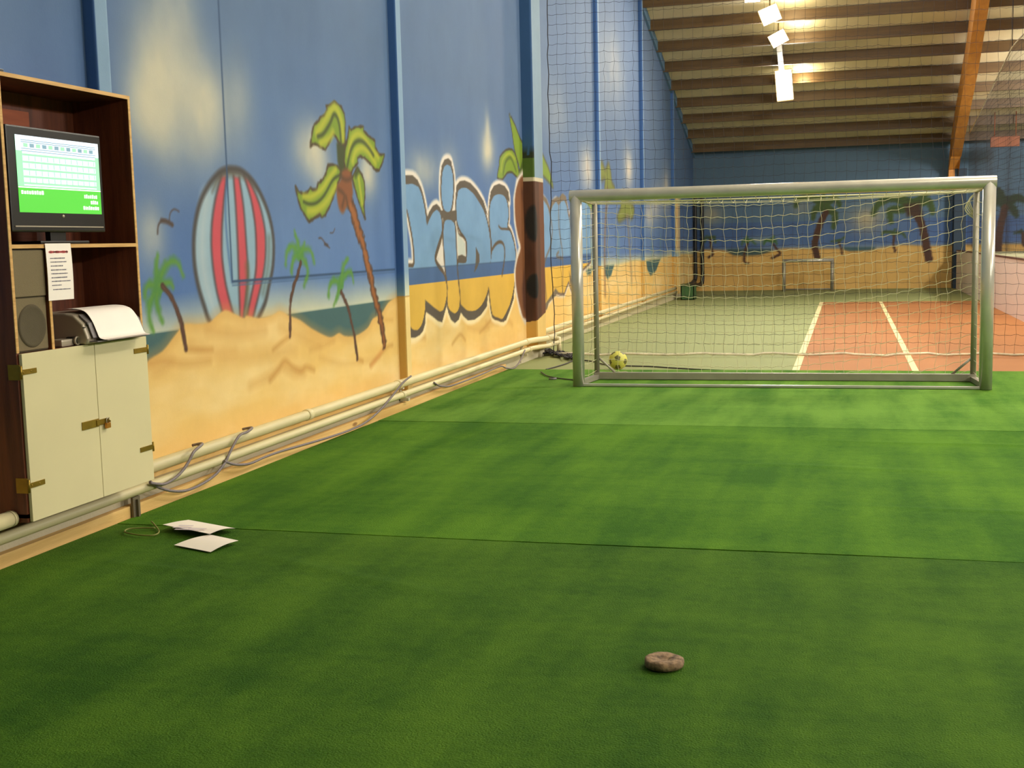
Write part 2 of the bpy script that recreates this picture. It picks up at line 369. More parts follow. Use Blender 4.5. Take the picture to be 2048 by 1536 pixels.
def paint_near(cv):
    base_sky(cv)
    for p, ry, rz, a in (((330, 170), .34, .42, .95), ((300, 215), .25, .25, .9), ((400, 220), .35, .3, .9), ((350, 60), .25, .5, .6), ((480, 200), .2, .3, .35),
                         ((625, 300), .28, .2, .95), ((735, 350), .2, .2, .8), ((850, 340), .5, .18, .6), ((900, 330), .3, .2, .45), ((975, 300), .25, .22, .9), ((975, 262), .1, .2, .7),
                         ((300, 470), .15, .2, .7), ((640, 330), .2, .2, .6), ((1120, 330), .5, .25, .5)):
        cloud(cv, p, ry, rz, a)
    # sea under the horizon and the painted dunes
    cv.fill([(4, .95), (16, .95), (16, 1.0), (4, 1.0)], SEA, soft=.006, px=False)
    cv.fill([(4, .5), (10.62, .5), (10.62, 1.0), (4, 1.0)], SEA, soft=.005, px=False)
    top = [(240, 775), (285, 735), (300, 718), (325, 702), (345, 677), (362, 655), (372, 647), (395, 648), (418, 645), (432, 633), (450, 620), (468, 627), (488, 636), (494, 631), (518, 636), (545, 630), (560, 622), (580, 632),
           (600, 640), (622, 656), (650, 671), (664, 674), (678, 666), (690, 672), (712, 671), (735, 656), (746, 637), (762, 628), (776, 606), (790, 596), (804, 590), (812, 590)]
    P = cv.w(top); P = np.array(cr_spline(P, 3)); poly = np.vstack([[(4.0, P[0][1])], P, [(10.75, P[-1][1]), (10.75, -1), (4.0, -1)]])
    # surfboard first, the dunes cover its foot
    out = P3([(440, 408), (470, 404), (520, 415), (580, 470), (630, 560), (665, 660), (683, 770), (680, 900), (660, 1000), (640, 1090), (600, 1180), (560, 1270), (440, 1290), (360, 1190), (330, 1110), (300, 1010), (280, 900), (275, 780), (285, 670), (310, 570), (350, 490), (400, 430)])
    cv.fill(out, (132, 162, 184), soft=.01, smooth=4)
    cv.stroke(P3([(340, 560), (320, 720), (320, 880), (345, 1020), (390, 1160)]), .11, (166, 180, 190), soft=.06, alpha=.8)
    for l, r in (([(415, 440), (385, 560), (368, 680), (365, 800), (375, 920), (395, 1040), (425, 1150)], [(445, 440), (430, 560), (420, 700), (420, 850), (440, 1000), (478, 1150)]),
                 ([(478, 440), (490, 600), (500, 800), (505, 950), (512, 1180)], [(508, 450), (530, 600), (545, 800), (552, 960), (528, 1180)]),
                 ([(532, 440), (568, 560), (590, 700), (595, 850), (588, 960), (540, 1180)], [(560, 460), (610, 580), (640, 720), (642, 850), (626, 970), (575, 1180)])):
        cv.fill(P3(l+r[::-1]), (190, 70, 84), soft=.012); cv.stroke(P3(l), .022, (60, 52, 56), soft=.016, alpha=.85); cv.stroke(P3(r), .022, (60, 52, 56), soft=.016, alpha=.85)
    cv.stroke(P3([(445, 440), (438, 600), (445, 760), (470, 980)]), .02, (60, 96, 150), soft=.015, alpha=.9)
    cv.stroke(P3([(548, 900), (552, 1000), (540, 1180)]), .05, (92, 86, 58), soft=.03, alpha=.7)
    cv.fill(P3([(400, 430), (440, 404), (500, 408), (560, 450), (600, 510), (540, 455), (480, 440), (420, 450), (370, 520)]), (88, 76, 62), soft=.03, alpha=.9, smooth=3)
    cv.stroke(out, .042, (62, 56, 56), soft=.016, alpha=.95, smooth=4, closed=True)
    cv.stroke(P3([(660, 760), (655, 900), (630, 1040)]), .05, (88, 100, 92), soft=.03, alpha=.6)
    # joint lines of the wall boards
    cv.stroke([(7.36, 4.6), (7.36, 1.27), (10.4, 1.27)], .018, (38, 66, 104), soft=.006, smooth=0, px=False)
    cv.stroke([(7.36, 1.245), (10.4, 1.245)], .008, (60, 90, 130), soft=.006, smooth=0, px=False)
    cv.fill(poly, sand_col(21), soft=.008, px=False)
    cv.stroke(top, .05, SAND_D, soft=.05, alpha=.55)
    for l, w, a in (([(300, 728), (330, 722), (370, 728), (420, 722)], .04, .6), ([(345, 720), (330, 735), (310, 745)], .05, .4), ([(415, 660), (470, 668), (530, 660)], .06, .45), ([(540, 760), (556, 740), (570, 722), (586, 735), (602, 742), (612, 734), (628, 740)], .035, .85), ([(500, 772), (540, 752), (566, 732)], .05, .4),
                    ([(572, 735), (590, 745), (608, 745)], .06, .5), ([(620, 700), (650, 690), (668, 680)], .035, .4), ([(740, 730), (758, 712), (775, 694), (785, 690)], .03, .8), ([(640, 715), (690, 728), (760, 716)], .04, .3), ([(560, 655), (590, 668), (640, 690)], .06, .35), ([(760, 640), (785, 640)], .03, .4), ([(440, 720), (520, 712), (590, 700)], .07, .3), ([(380, 690), (420, 705), (470, 702)], .06, .35)):
        cv.stroke(l, w, SAND_D, soft=w*.7, alpha=a)
    # right-hand panel: pale sand below the lettering
    P2 = np.array([(10.5, .93), (10.9, .88), (11.6, .86), (12.4, .86), (13.4, .84), (14.2, .92), (15.2, .95), (15.2, -1), (10.5, -1)])
    cv.fill([(10.6, .6), (15.3, .6), (15.3, 1.12), (10.6, 1.12)], (212, 206, 176), soft=.1, px=False)
    cv.fill(P2, sand_col(41), soft=.05, px=False)
    for l, w, a in ((P6([(650, 1440), (700, 1390), (760, 1320), (800, 1350), (850, 1360)]), .03, .7), (P6([(440, 1530), (500, 1455), (540, 1500)]), .03, .7), (P6([(170, 1470), (230, 1480)]), .05, .7), (P6([(560, 1400), (640, 1420), (720, 1400)]), .05, .4), (P6([(700, 1370), (860, 1350), (900, 1380)]), .06, .5)):
        cv.stroke(l, w, SAND_D, soft=w*.7, alpha=a)
    # big palm
    trunk = [(697, 398), (706, 425), (716, 460), (727, 490), (733, 520), (742, 555), (748, 590), (758, 625), (765, 660), (769, 690)]
    cv.stroke([(769, 692), (758, 710), (742, 732)], .03, (206, 140, 74), soft=.03, alpha=.8)
    cv.stroke(trunk, .135, TRUNK_D, soft=.012, jag=.022, w1=.10); cv.stroke(trunk, .085, TRUNK, soft=.02, jag=.02, w1=.05)
    L = [P4([(575, 65), (605, 90), (650, 130), (680, 200), (692, 290), (690, 400), (685, 520), (650, 540), (610, 480), (590, 440), (560, 410), (535, 470), (480, 580), (440, 555), (390, 530), (350, 515), (320, 545), (330, 470), (345, 370), (365, 310), (410, 280), (425, 235), (470, 215), (500, 150), (490, 115), (540, 100)]),
         P4([(732, 335), (752, 370), (800, 340), (885, 335), (885, 375), (930, 430), (1005, 485), (1010, 560), (1050, 632), (1105, 630), (1090, 700), (1050, 800), (1010, 795), (960, 730), (900, 670), (850, 650), (820, 670), (825, 720), (780, 770), (750, 840), (700, 830), (680, 700), (690, 560), (720, 440)]),
         P4([(610, 750), (640, 800), (640, 870), (610, 950), (575, 1050), (530, 1170), (480, 1270), (445, 1298), (420, 1265), (370, 1300), (310, 1342), (280, 1300), (220, 1200), (190, 1100), (165, 970), (200, 1025), (250, 1050), (290, 1030), (322, 982), (350, 1010), (390, 1000), (405, 935), (450, 900), (490, 820), (508, 742), (560, 740)]),
         P4([(820, 770), (870, 850), (895, 930), (900, 1050), (890, 1180), (902, 1310), (870, 1240), (840, 1150), (810, 1050), (785, 960), (765, 880), (790, 820)])]
    cv.fill(P4([(600, 520), (630, 470), (690, 460), (710, 560), (745, 680), (760, 860), (700, 880), (640, 860), (610, 700)]), GRN_D, soft=.02)
    for l in L:
        cv.fill(l, GRN, soft=.008); cv.stroke(l+[l[0]], .022, (64, 50, 30), soft=.010, smooth=0, jag=.006)
    for l, w, c in (([(665, 450), (650, 280), (600, 150), (560, 140), (500, 230), (440, 330), (390, 400)], .07, GRN_Y), ([(725, 640), (760, 470), (830, 410), (900, 470), (960, 560), (1040, 660)], .06, GRN_Y), ([(590, 790), (520, 880), (440, 1000), (330, 1075), (250, 1070)], .05, GRN_Y), ([(590, 960), (500, 1120), (400, 1210), (300, 1230)], .06, GRN_Y), ([(560, 400), (520, 460), (430, 510)], .06, GRN_Y), ([(830, 860), (850, 1000), (870, 1150)], .04, GRN_Y), ([(770, 700), (800, 600), (860, 560), (930, 600), (1010, 720)], .06, GRN_Y),
                    ([(660, 800), (650, 560), (625, 300), (575, 205), (530, 300), (460, 410), (400, 440)], .035, GRN_D), ([(705, 800), (745, 600), (800, 500), (870, 490), (940, 560), (990, 640)], .035, GRN_D), ([(630, 850), (560, 900), (470, 1060), (390, 1140), (310, 1155), (250, 1130)], .025, GRN_D), ([(800, 850), (830, 800)], .05, GRN_D)):
        cv.stroke(P4(l), w, c, soft=w*.4, alpha=.85)
    cv.fill(P4([(660, 800), (740, 800), (770, 1000), (765, 1080), (740, 1150), (700, 1200), (665, 1255), (625, 1200), (600, 1050), (610, 950), (650, 880)]), (122, 70, 36), soft=.02, smooth=3)
    for l in ([(640, 860), (700, 900), (760, 880)], [(620, 1000), (680, 1060), (660, 1180)], [(700, 1080), (720, 1190)]): cv.stroke(P4(l), .03, (70, 44, 26), soft=.02, alpha=.8)
    # small palms
    small_palm(cv, None, [P5(x) for x in ([(300, 310), (240, 220), (180, 260), (160, 400)], [(300, 310), (350, 250), (420, 270), (455, 390)], [(300, 320), (260, 320), (230, 400), (220, 490)], [(320, 320), (370, 400), (385, 500), (350, 620)], [(300, 300), (290, 200), (250, 60)], [(300, 310), (340, 230), (355, 180)])],
               P5([(315, 380), (285, 500), (245, 620), (215, 760), (205, 900), (208, 1000), (205, 1140)]), .032, shadow=P5([(205, 1140), (120, 1200), (30, 1280)]))
    small_palm(cv, None, [P5(x) for x in ([(720, 600), (660, 570), (610, 630), (600, 730)], [(720, 600), (760, 520), (830, 480), (855, 590)], [(725, 600), (700, 690), (655, 820)], [(730, 600), (750, 430), (800, 345)])],
               P5([(730, 690), (790, 820), (840, 1020), (870, 1180), (895, 1370)]), .036, shadow=P5([(895, 1370), (950, 1395)]))
    small_palm(cv, None, [P3(x) for x in ([(95, 1000), (85, 920), (90, 850)], [(95, 1000), (130, 900), (185, 880), (220, 950)], [(95, 1005), (40, 1000), (25, 1060)], [(95, 1010), (50, 1090), (50, 1180), (70, 1235)], [(95, 1010), (85, 1090), (115, 1190)], [(100, 1000), (150, 985), (170, 1010)])],
               P3([(115, 1005), (160, 1060), (190, 1130), (215, 1210), (235, 1320)]), .034, shadow=P3([(235, 1325), (300, 1330), (370, 1328)]))
    # gulls
    for l, w in ((P3([(90, 735), (95, 690), (120, 665), (150, 680), (168, 690)]), .015), (P3([(150, 670), (155, 630), (175, 610), (200, 622)]), .010), (P5([(500, 135), (525, 135), (550, 165), (575, 200), (610, 235)]), .014), (P5([(615, 80), (645, 78), (665, 35)]), .010)):
        cv.stroke(l, w, (70, 54, 50), soft=.007, alpha=.9)
    cv.stroke(P3([(110, 668), (140, 675), (165, 690)]), .028, (70, 54, 50), soft=.01); cv.stroke(P5([(560, 195), (590, 208)]), .022, (60, 46, 46), soft=.01)
    # palm behind the lettering at the column
    for l, m in ((P6([(785, 250), (800, 160), (805, 95), (850, 40), (900, 35), (930, 90), (945, 170), (955, 230), (940, 250), (900, 210), (860, 215), (825, 265)]), None),
                 ((lambda q: [(780+x/2.955, 200+y/2.955) for x, y in q])([(705, 85), (740, 150), (770, 230), (800, 270), (850, 290), (870, 420), (780, 440), (760, 380), (735, 290), (720, 180)]), None)):
        cv.fill(l, GRN, soft=.012); cv.stroke(l, .022, (58, 50, 34), soft=.012, closed=True, smooth=2)
    cv.stroke(P6([(830, 230), (850, 130), (890, 100), (930, 200)]), .03, GRN_D, soft=.02, alpha=.7); cv.stroke(P6([(815, 200), (830, 110), (880, 65), (920, 110)]), .03, GRN_Y, soft=.02, alpha=.7)
    cv.fill(P6([(940, 250), (960, 190), (990, 60), (1000, 0), (1060, 0), (1075, 200), (1000, 215)]), (66, 84, 22), soft=.02)
    letters(cv, 'near')

def halo_col(U, V):
    c = np.empty(U.shape+(3,)); t = np.clip((V-1.0)/.15, 0, 1)[..., None]; c[...] = np.array(HALO)*t+np.array((236, 214, 166))*(1-t); return c
def letters(cv, which):
    K = [(60, 240), (80, 300), (130, 295), (180, 320), (205, 380), (225, 470), (240, 560), (245, 620), (262, 575), (290, 520), (320, 495), (345, 520), (358, 580), (360, 650), (345, 740), (320, 820), (308, 880), (330, 930), (365, 975), (390, 1050), (400, 1120), (390, 1200), (370, 1270), (345, 1285), (300, 1255), (240, 1200), (232, 1250), (220, 1330), (200, 1390), (170, 1425), (135, 1415), (100, 1390), (80, 1080), (80, 945), (140, 940), (150, 870), (140, 740), (120, 620), (95, 500), (60, 430)]
    I1 = [(400, 150), (430, 170), (445, 240), (448, 330), (440, 440), (425, 505), (400, 515), (375, 490), (360, 420), (356, 330), (362, 220), (378, 165)]
    I2 = [(380, 590), (400, 572), (430, 575), (455, 600), (465, 680), (468, 780), (475, 900), (480, 1000), (490, 1100), (498, 1180), (492, 1250), (470, 1290), (445, 1290), (415, 1260), (402, 1200), (405, 1100), (395, 1000), (385, 920), (380, 830), (372, 700)]
    D = [(480, 360), (510, 330), (550, 330), (600, 370), (640, 430), (680, 500), (705, 580), (725, 680), (735, 780), (735, 880), (728, 980), (720, 1080), (700, 1160), (665, 1230), (620, 1270), (570, 1275), (530, 1255), (505, 1220), (500, 1120), (488, 1000), (485, 900), (545, 905), (552, 800), (545, 720), (510, 670), (480, 600), (470, 500), (472, 420)]
    SS = [(735, 440), (755, 395), (790, 378), (830, 385), (855, 420), (868, 480), (870, 560), (862, 630), (885, 665), (905, 720), (920, 790), (928, 870), (925, 970), (915, 1080), (895, 1180), (870, 1260), (835, 1335), (790, 1325), (750, 1305), (735, 1220), (722, 1100), (722, 1000), (738, 880), (745, 800), (738, 700), (728, 600), (725, 520)]
    W = [[(60, 232), (135, 232), (175, 270), (205, 350), (232, 470), (246, 560), (262, 515), (290, 468), (320, 452), (345, 478), (362, 520), (358, 580), (345, 520), (320, 495), (290, 520), (262, 575), (245, 610), (225, 470), (205, 380), (180, 320), (130, 295), (60, 300)],
         [(232, 1190), (300, 1248), (345, 1280), (370, 1270), (388, 1225), (400, 1150), (395, 1240), (362, 1362), (330, 1352), (285, 1315), (235, 1280)], [(110, 1385), (140, 1422), (175, 1422), (205, 1388), (232, 1290), (232, 1370), (215, 1430), (190, 1460), (155, 1480), (110, 1480)],
         [(352, 400), (350, 250), (358, 160), (380, 112), (410, 102), (432, 125), (447, 220), (440, 215), (425, 160), (400, 148), (378, 165), (363, 215)], [(348, 505), (365, 560), (375, 590), (400, 572), (430, 575), (455, 600), (475, 570), (474, 500), (440, 505), (425, 512), (400, 520), (375, 500)],
         [(402, 1235), (425, 1275), (460, 1297), (490, 1270), (505, 1215), (505, 1290), (490, 1340), (460, 1368), (430, 1342), (410, 1290)],
         [(466, 380), (472, 310), (498, 278), (535, 272), (580, 292), (630, 348), (680, 430), (712, 540), (690, 510), (650, 435), (600, 370), (550, 328), (510, 328), (485, 350), (475, 420)], [(483, 852), (515, 842), (548, 860), (552, 890), (530, 908), (485, 905)],
         [(620, 780), (648, 840), (648, 900), (628, 950), (608, 980), (620, 900)], [(505, 1225), (560, 1278), (620, 1275), (670, 1232), (714, 1150), (705, 1240), (660, 1305), (610, 1342), (560, 1347), (525, 1315), (503, 1280)],
         [(722, 450), (735, 358), (760, 313), (800, 297), (842, 315), (872, 360), (880, 440), (866, 425), (845, 388), (800, 372), (760, 388), (740, 430)], [(918, 1080), (912, 1180), (882, 1270), (852, 1348), (820, 1348), (850, 1295), (880, 1230), (900, 1160)]]
    ML = [(160, 450), (205, 445), (245, 500), (272, 570), (295, 500), (325, 465), (350, 500), (370, 465), (400, 455), (425, 520), (445, 620), (480, 470), (520, 440), (600, 480), (640, 560), (650, 800), (640, 1000), (560, 1080), (480, 1290), (440, 1180), (400, 1290), (330, 1280), (300, 1300), (250, 1370), (215, 1405), (185, 1350), (140, 1200), (140, 450)]
    MW = [[(140, 400), (200, 398), (240, 440), (270, 520), (290, 450), (340, 420), (352, 430), (385, 390), (415, 420), (440, 560), (420, 500), (400, 455), (370, 465), (350, 500), (325, 465), (295, 500), (272, 570), (245, 500), (205, 445), (140, 450)],
          [(250, 1360), (300, 1290), (320, 1250), (345, 1280), (320, 1320), (260, 1380), (245, 1440), (200, 1470), (165, 1400), (190, 1360), (215, 1405)], [(445, 1095), (470, 1200), (500, 1300), (480, 1300), (450, 1200)]]
    if which == 'near':
        for g in (K, I1, I2, D, SS): cv.fill(P6(g), halo_col, soft=.02, grow=.08, smooth=2)
        for g in W: cv.fill(P6(g), halo_col, soft=.018, grow=.045, smooth=2)
        for g in (K, I1, I2, D, SS):
            cv.fill(P6(g), BRN, soft=.008, grow=.036, smooth=2)
        for g in (K, I1, I2, D, SS): cv.fill(P6(g), letterfill, soft=.006, smooth=2)
        cv.fill(P6([(352, 765), (325, 850), (345, 905), (378, 930), (372, 850), (368, 780)]), HALO, soft=.01); cv.stroke(P6([(358, 690), (325, 790), (308, 870), (330, 930), (375, 985)]), .028, BRN, soft=.008)
        cv.fill(P6([(478, 640), (500, 700), (530, 740), (540, 800), (538, 850), (510, 845), (488, 850), (480, 780)]), (190, 196, 190), soft=.012); cv.stroke(P6([(475, 600), (490, 680), (530, 710), (552, 760), (548, 850)]), .022, BRN, soft=.008)
        for g in W: cv.fill(P6(g), (82, 72, 62), soft=.006)
        cv.stroke(P6([(795, 620), (815, 642), (850, 645), (885, 655), (905, 720)]), .026, BRN, soft=.008); cv.stroke(P6([(748, 800), (770, 765), (800, 745), (828, 755), (842, 800), (840, 880), (822, 1000)]), .040, BRN, soft=.01)
        cv.stroke([(10.55, 1.262), (15.1, 1.262)], .012, (50, 74, 104), soft=.006, smooth=0, px=False, alpha=.6)
    elif which == 'far':
        cv.fill(P7(ML), HALO, soft=.03, grow=.07, smooth=2); cv.fill(P7(ML), (104, 86, 72), soft=.01, grow=.04, smooth=2); cv.fill(P7(ML), letterfill, soft=.01, smooth=2)
        for g in MW: cv.fill(P7(g), (110, 96, 78), soft=.012)
        for l in ([(262, 540), (290, 700), (280, 850), (240, 960), (215, 1040)], [(352, 460), (352, 700), (385, 950), (385, 1280)], [(435, 560), (470, 760), (480, 900)], [(215, 680), (215, 1000), (240, 1350)], [(350, 920), (330, 960), (385, 980)]):
            cv.stroke(P7(l), .045, (104, 84, 66), soft=.02, alpha=.8)

def trunk_paint(cv, shade=0):
    # the painted trunk that wraps the column
    zs = [(.40, .0), (.55, .35), (.8, .8), (1.0, .95), (1.25, .72), (1.35, .70), (1.6, .92), (1.9, 1.0), (2.1, .8), (2.22, .35), (2.25, .0)]
    return zs

def paint_far_left(cv):
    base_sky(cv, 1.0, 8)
    U, V = cv.U, cv.V
    for (y, z, ry, rz, a) in ((20.2, 2.7, .5, .35, .9), (24.3, 2.9, .5, .4, .9), (28, 2.3, .8, .4, .8), (29.5, 2.6, .7, .5, .8), (22.5, 4.6, 1.3, .7, .5), (26.8, 2.0, .6, .3, .8), (18, 3.4, .8, .5, .3)):
        cv.blob((y, z), (ry, rz), (206, 194, 176), a*.8, px=False)
    s = np.array([(15.4, .95), (18, .98), (19, 1.1), (22, 1.0), (25, 1.08), (28, 1.04), (31, 1.1), (35, 1.05), (35, -1), (15.4, -1)])
    cv.fill(s, sand_col(61), soft=.03, px=False)
    cv.stroke(s[:8], .1, (206, 200, 150), soft=.1, alpha=.5, px=False)
    for g in (P7([(590, 1080), (660, 1070), (640, 1120), (610, 1130)]), P7([(760, 1050), (850, 1040), (825, 1130), (790, 1165), (765, 1120)]), P7([(1140, 1000), (1268, 985), (1230, 1090), (1180, 1135), (1150, 1080)])): cv.fill(g, SEA, soft=.03)
    letters(cv, 'far')
    # palm crowns
    for g in (P7([(720, 130), (745, 115), (770, 180), (800, 120), (820, 200), (830, 290), (855, 340), (850, 375), (800, 370), (765, 360), (770, 260), (730, 270)]), P7([(930, 360), (960, 440), (1020, 500), (1030, 560), (1010, 620), (970, 600), (900, 650), (880, 600), (910, 520), (915, 430)])):
        cv.fill(g, (112, 122, 48), soft=.03, smooth=2); cv.stroke(g, .07, (84, 78, 44), soft=.05, alpha=.7, closed=True)
    cv.fill(P7([(150, 60), (190, 20), (230, 100), (270, 200), (300, 340), (260, 290), (200, 230), (150, 260)]), GRN, soft=.02, smooth=2); cv.stroke(P7([(150, 60), (190, 20), (230, 100), (270, 200), (300, 340), (260, 290), (200, 230), (150, 260)]), .04, (72, 66, 40), soft=.02, alpha=.7, closed=True)
    cv.fill(P7([(590, 470), (670, 480), (690, 520), (660, 580), (640, 520)]), GRN, soft=.03)
    cv.stroke(P7([(790, 370), (775, 600), (765, 900), (770, 1300)]), .14, (128, 92, 62), soft=.06, alpha=.75); cv.stroke(P7([(970, 620), (985, 800), (1010, 1180)]), .16, (140, 112, 84), soft=.08, alpha=.6)
    for l in (P7([(890, 780), (890, 1000)]), P7([(1190, 860), (1195, 1000)]), P7([(1270, 780), (1270, 960)]), P7([(655, 850), (655, 1000)])): cv.stroke(l, .12, (104, 142, 120), soft=.1, alpha=.5)
    cv.stroke([(19.5, 1.27), (22.5, 1.27)], .02, (60, 90, 130), soft=.01, smooth=0, px=False, alpha=.7)

def Q8(l): return [(1390+x/3.112, 370+y/3.112) for x, y in l]
def paint_back(cv):
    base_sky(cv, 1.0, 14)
    cv.C = cv.C*.93
    cv.C[cv.V > 1.9] = cv.C[cv.V > 1.9]*.5+np.array((96, 124, 136))*.5
    cloud(cv, (1420, 430), .35, .3, .6, (168, 158, 130)); cloud(cv, (1735, 440), .5, .35, .8, (176, 166, 138)); cloud(cv, (1600, 415), .3, .2, .5, (168, 158, 130)); cloud(cv, (1520, 480), .4, .1, .6, (150, 166, 150))
    top = Q8([(-60, 430), (0, 420), (60, 405), (180, 410), (240, 440), (330, 442), (400, 438), (500, 410), (560, 398), (750, 400), (900, 400), (960, 415), (1080, 410), (1180, 390), (1300, 375), (1460, 385), (1640, 375), (1900, 370), (2100, 372)])
    P = cv.w(top); poly = np.vstack([[(-5, P[0][1])], P, [(9, P[-1][1]), (9, -1), (-5, -1)]])
    cv.fill(Q8([(200, 398), (480, 398), (480, 450), (200, 450)]), (60, 84, 88), soft=.03); cv.fill(Q8([(920, 386), (1120, 386), (1120, 430), (920, 430)]), (60, 92, 104), soft=.03)
    def sc(U, V):
        n = fbm(U, V, 2, 5)[..., None]; return np.array((214, 172, 98))+(n-.5)*20
    cv.fill(poly, sc, soft=.02, px=False); cv.stroke(top, .05, (204, 150, 70), soft=.04, alpha=.6)
    def palm(c, fr, tr, w, g=(66, 88, 44)):
        for f in fr: cv.stroke(Q8(f), w*1.5, g, soft=.03, w1=w*.7, jag=.02)
        cv.stroke(Q8(tr), w, (76, 48, 34), soft=.02, jag=.012, w1=w*1.1)
    palm(0, [[(90, 330), (70, 325), (60, 355)], [(95, 330), (120, 325), (125, 360)]], [(95, 340), (100, 380), (110, 430), (85, 450)], .06)
    palm(0, [[(325, 350), (305, 345), (292, 370)], [(325, 350), (350, 340), (375, 370)], [(325, 350), (320, 320)]], [(325, 370), (310, 420), (308, 480), (330, 488)], .06, (66, 104, 50))
    palm(0, [[(475, 345), (440, 345), (428, 370)], [(475, 345), (500, 350), (510, 370)], [(475, 350), (490, 318)]], [(490, 370), (510, 400), (528, 430), (480, 455)], .06, (66, 104, 50))
    palm(0, [[(800, 130), (740, 80), (650, 85), (625, 130)], [(800, 130), (870, 80), (900, 130)], [(800, 140), (750, 150), (735, 210)], [(805, 140), (870, 180), (860, 265)], [(800, 130), (800, 60)]], [(815, 170), (780, 240), (755, 320), (745, 380), (760, 452)], .16)
    palm(0, [[(900, 345), (850, 350)], [(900, 345), (930, 325)]], [(895, 360), (912, 400), (915, 430)], .05)
    palm(0, [[(1235, 300), (1180, 290), (1165, 310)], [(1235, 300), (1290, 300), (1310, 325)], [(1235, 300), (1245, 275)]], [(1240, 320), (1235, 370), (1245, 410)], .06)
    palm(0, [[(1360, 130), (1250, 80), (1150, 110), (1110, 180)], [(1360, 130), (1280, 150), (1215, 160), (1220, 230)], [(1360, 120), (1450, 100), (1480, 170)], [(1370, 120), (1440, 60)]], [(1360, 160), (1400, 220), (1425, 300), (1440, 380), (1455, 460)], .19)
    cv.fill(Q8([(1300, 120), (1400, 110), (1420, 190), (1320, 195)]), (70, 50, 38), soft=.05)
    palm(0, [[(1930, 120), (1870, 100), (1850, 180)], [(1930, 110), (2010, 80), (2048, 100)], [(1930, 110), (1980, 150), (2000, 190)], [(1920, 100), (1890, 30)]], [(1930, 140), (1905, 240), (1890, 330), (1885, 410)], .18, (44, 60, 40))
    palm(0, [[(2030, 290), (1990, 300)]], [(2040, 300), (2045, 370)], .08, (44, 60, 40))

def grid_mesh(name, cv, to3, mats=None, parent=None, extra=None):
    nu, nv = cv.U.shape; verts = to3(cv.U.ravel(), cv.V.ravel())
    idx = np.arange(nu*nv).reshape(nu, nv)
    q = np.stack([idx[:-1, :-1], idx[1:, :-1], idx[1:, 1:], idx[:-1, 1:]], -1).reshape(-1, 4)
    nverts, nq = len(verts), len(q); cols = np.clip(cv.C.reshape(-1, 3), 0, 255)
    if extra is not None:       # extra flat panels: (verts, quads, colour)
        for ev, eq, ec in extra:
            verts = np.vstack([verts, ev]); q = np.vstack([q, np.array(eq)+nverts]); nverts += len(ev); cols = np.vstack([cols, np.tile(ec, (len(ev), 1))])
    me = bpy.data.meshes.new(name); me.vertices.add(len(verts)); me.vertices.foreach_set('co', verts.astype(np.float32).ravel())
    me.loops.add(q.size); me.loops.foreach_set('vertex_index', q.ravel().astype(np.int32)); me.polygons.add(len(q))
    me.polygons.foreach_set('loop_start', np.arange(0, q.size, 4, dtype=np.int32)); me.polygons.foreach_set('loop_total', np.full(len(q), 4, np.int32))
    me.update(calc_edges=True); me.validate()
    at = me.color_attributes.new('paint', 'FLOAT_COLOR', 'POINT'); cc = np.ones((len(verts), 4), np.float32); cc[:, :3] = lin(cols); at.data.foreach_set('color', cc.ravel())
    me.materials.append(MT['mural']); o = bpy.data.objects.new(name, me); COL.objects.link(o)
    if parent: o.parent = parent
    return o

WN, WF, YB = -3.95, -4.20, 34.9
def step_axis(a, b, f):
    o = [a]
    while o[-1] < b: o.append(o[-1]+f(o[-1]))
    o[-1] = b; return np.array(o)
# --- near mural wall
us = step_axis(4.2, 15.12, lambda y: .0085*(y/6.0)**1.5)
vs = np.concatenate([np.arange(.12, 3.0, .0085), np.arange(3.0, 5.0, .03)])
cv = Canvas(us, vs); cv.conv = lambda p: atX(p[0], p[1], WN)[1:]
paint_near(cv)
def col_trunk(cv, pts):      # trunk outline given in picture measurements, laid on each face
    cv.fill(pts, (116, 70, 36), soft=.02, smooth=3)
TR = P6([(1000, 1335), (965, 1260), (935, 1120), (925, 980), (940, 880), (965, 790), (945, 700), (925, 580), (920, 420), (940, 300), (980, 235), (1078, 205), (1082, 400), (1090, 700), (1100, 1000), (1108, 1290)])
# the wall part left of the column
cv.fill(TR, HALO, soft=.03, grow=.07); col_trunk(cv, TR); cv.fill(P6([(1010, 1325), (985, 1240), (975, 1100), (1000, 900), (1000, 600), (970, 350), (1078, 230), (1100, 1300)]), (70, 36, 22), soft=.05, alpha=.8)
C_near = cv
# --- far left wall beyond the column
us2 = step_axis(15.5, YB, lambda y: .03*(y/16.0)**1.7)
vs2 = np.concatenate([np.arange(.12, 3.2, .018), np.arange(3.2, 9.4, .06)])
c2 = Canvas(us2, vs2); c2.conv = lambda p: atX(p[0], p[1], WF)[1:]
paint_far_left(c2)
# upper edge of both walls follows the roof: lower the grid rows that would pass through it
def to3_far(U, V): return np.stack([np.full_like(U, WF), U, np.minimum(V, RA+.1-RB*U)], -1)
def to3_near(U, V): return np.stack([np.full_like(U, WN), U, V], -1)
zr = lambda y: roofz(y)+.1
upn = np.array([(WN, 4.2, vs[-1]), (WN, 15.12, vs[-1]), (WN, 15.12, zr(15.12)), (WN, 14, zr(14)), (WN, 4.2, zr(4.2)), (WN, 14, vs[-1])])
upn_q = [(0, 5, 3, 4), (5, 1, 2, 3)]
back_n = np.array([(WN, -8, .1), (WN, 4.2, .1), (WN, 4.2, zr(4.2)), (WN, -8, zr(-8))])
wall = grid_mesh('wall_left', C_near, to3_near, extra=[(upn, upn_q, (90, 116, 146)), (back_n, [(0, 1, 2, 3)], (96, 122, 152))])
tag(wall, kind='structure')
# bottom strip of the far part is included down to the ground
wallf = grid_mesh('wall_left', c2, to3_far); tag(wallf, kind='structure')
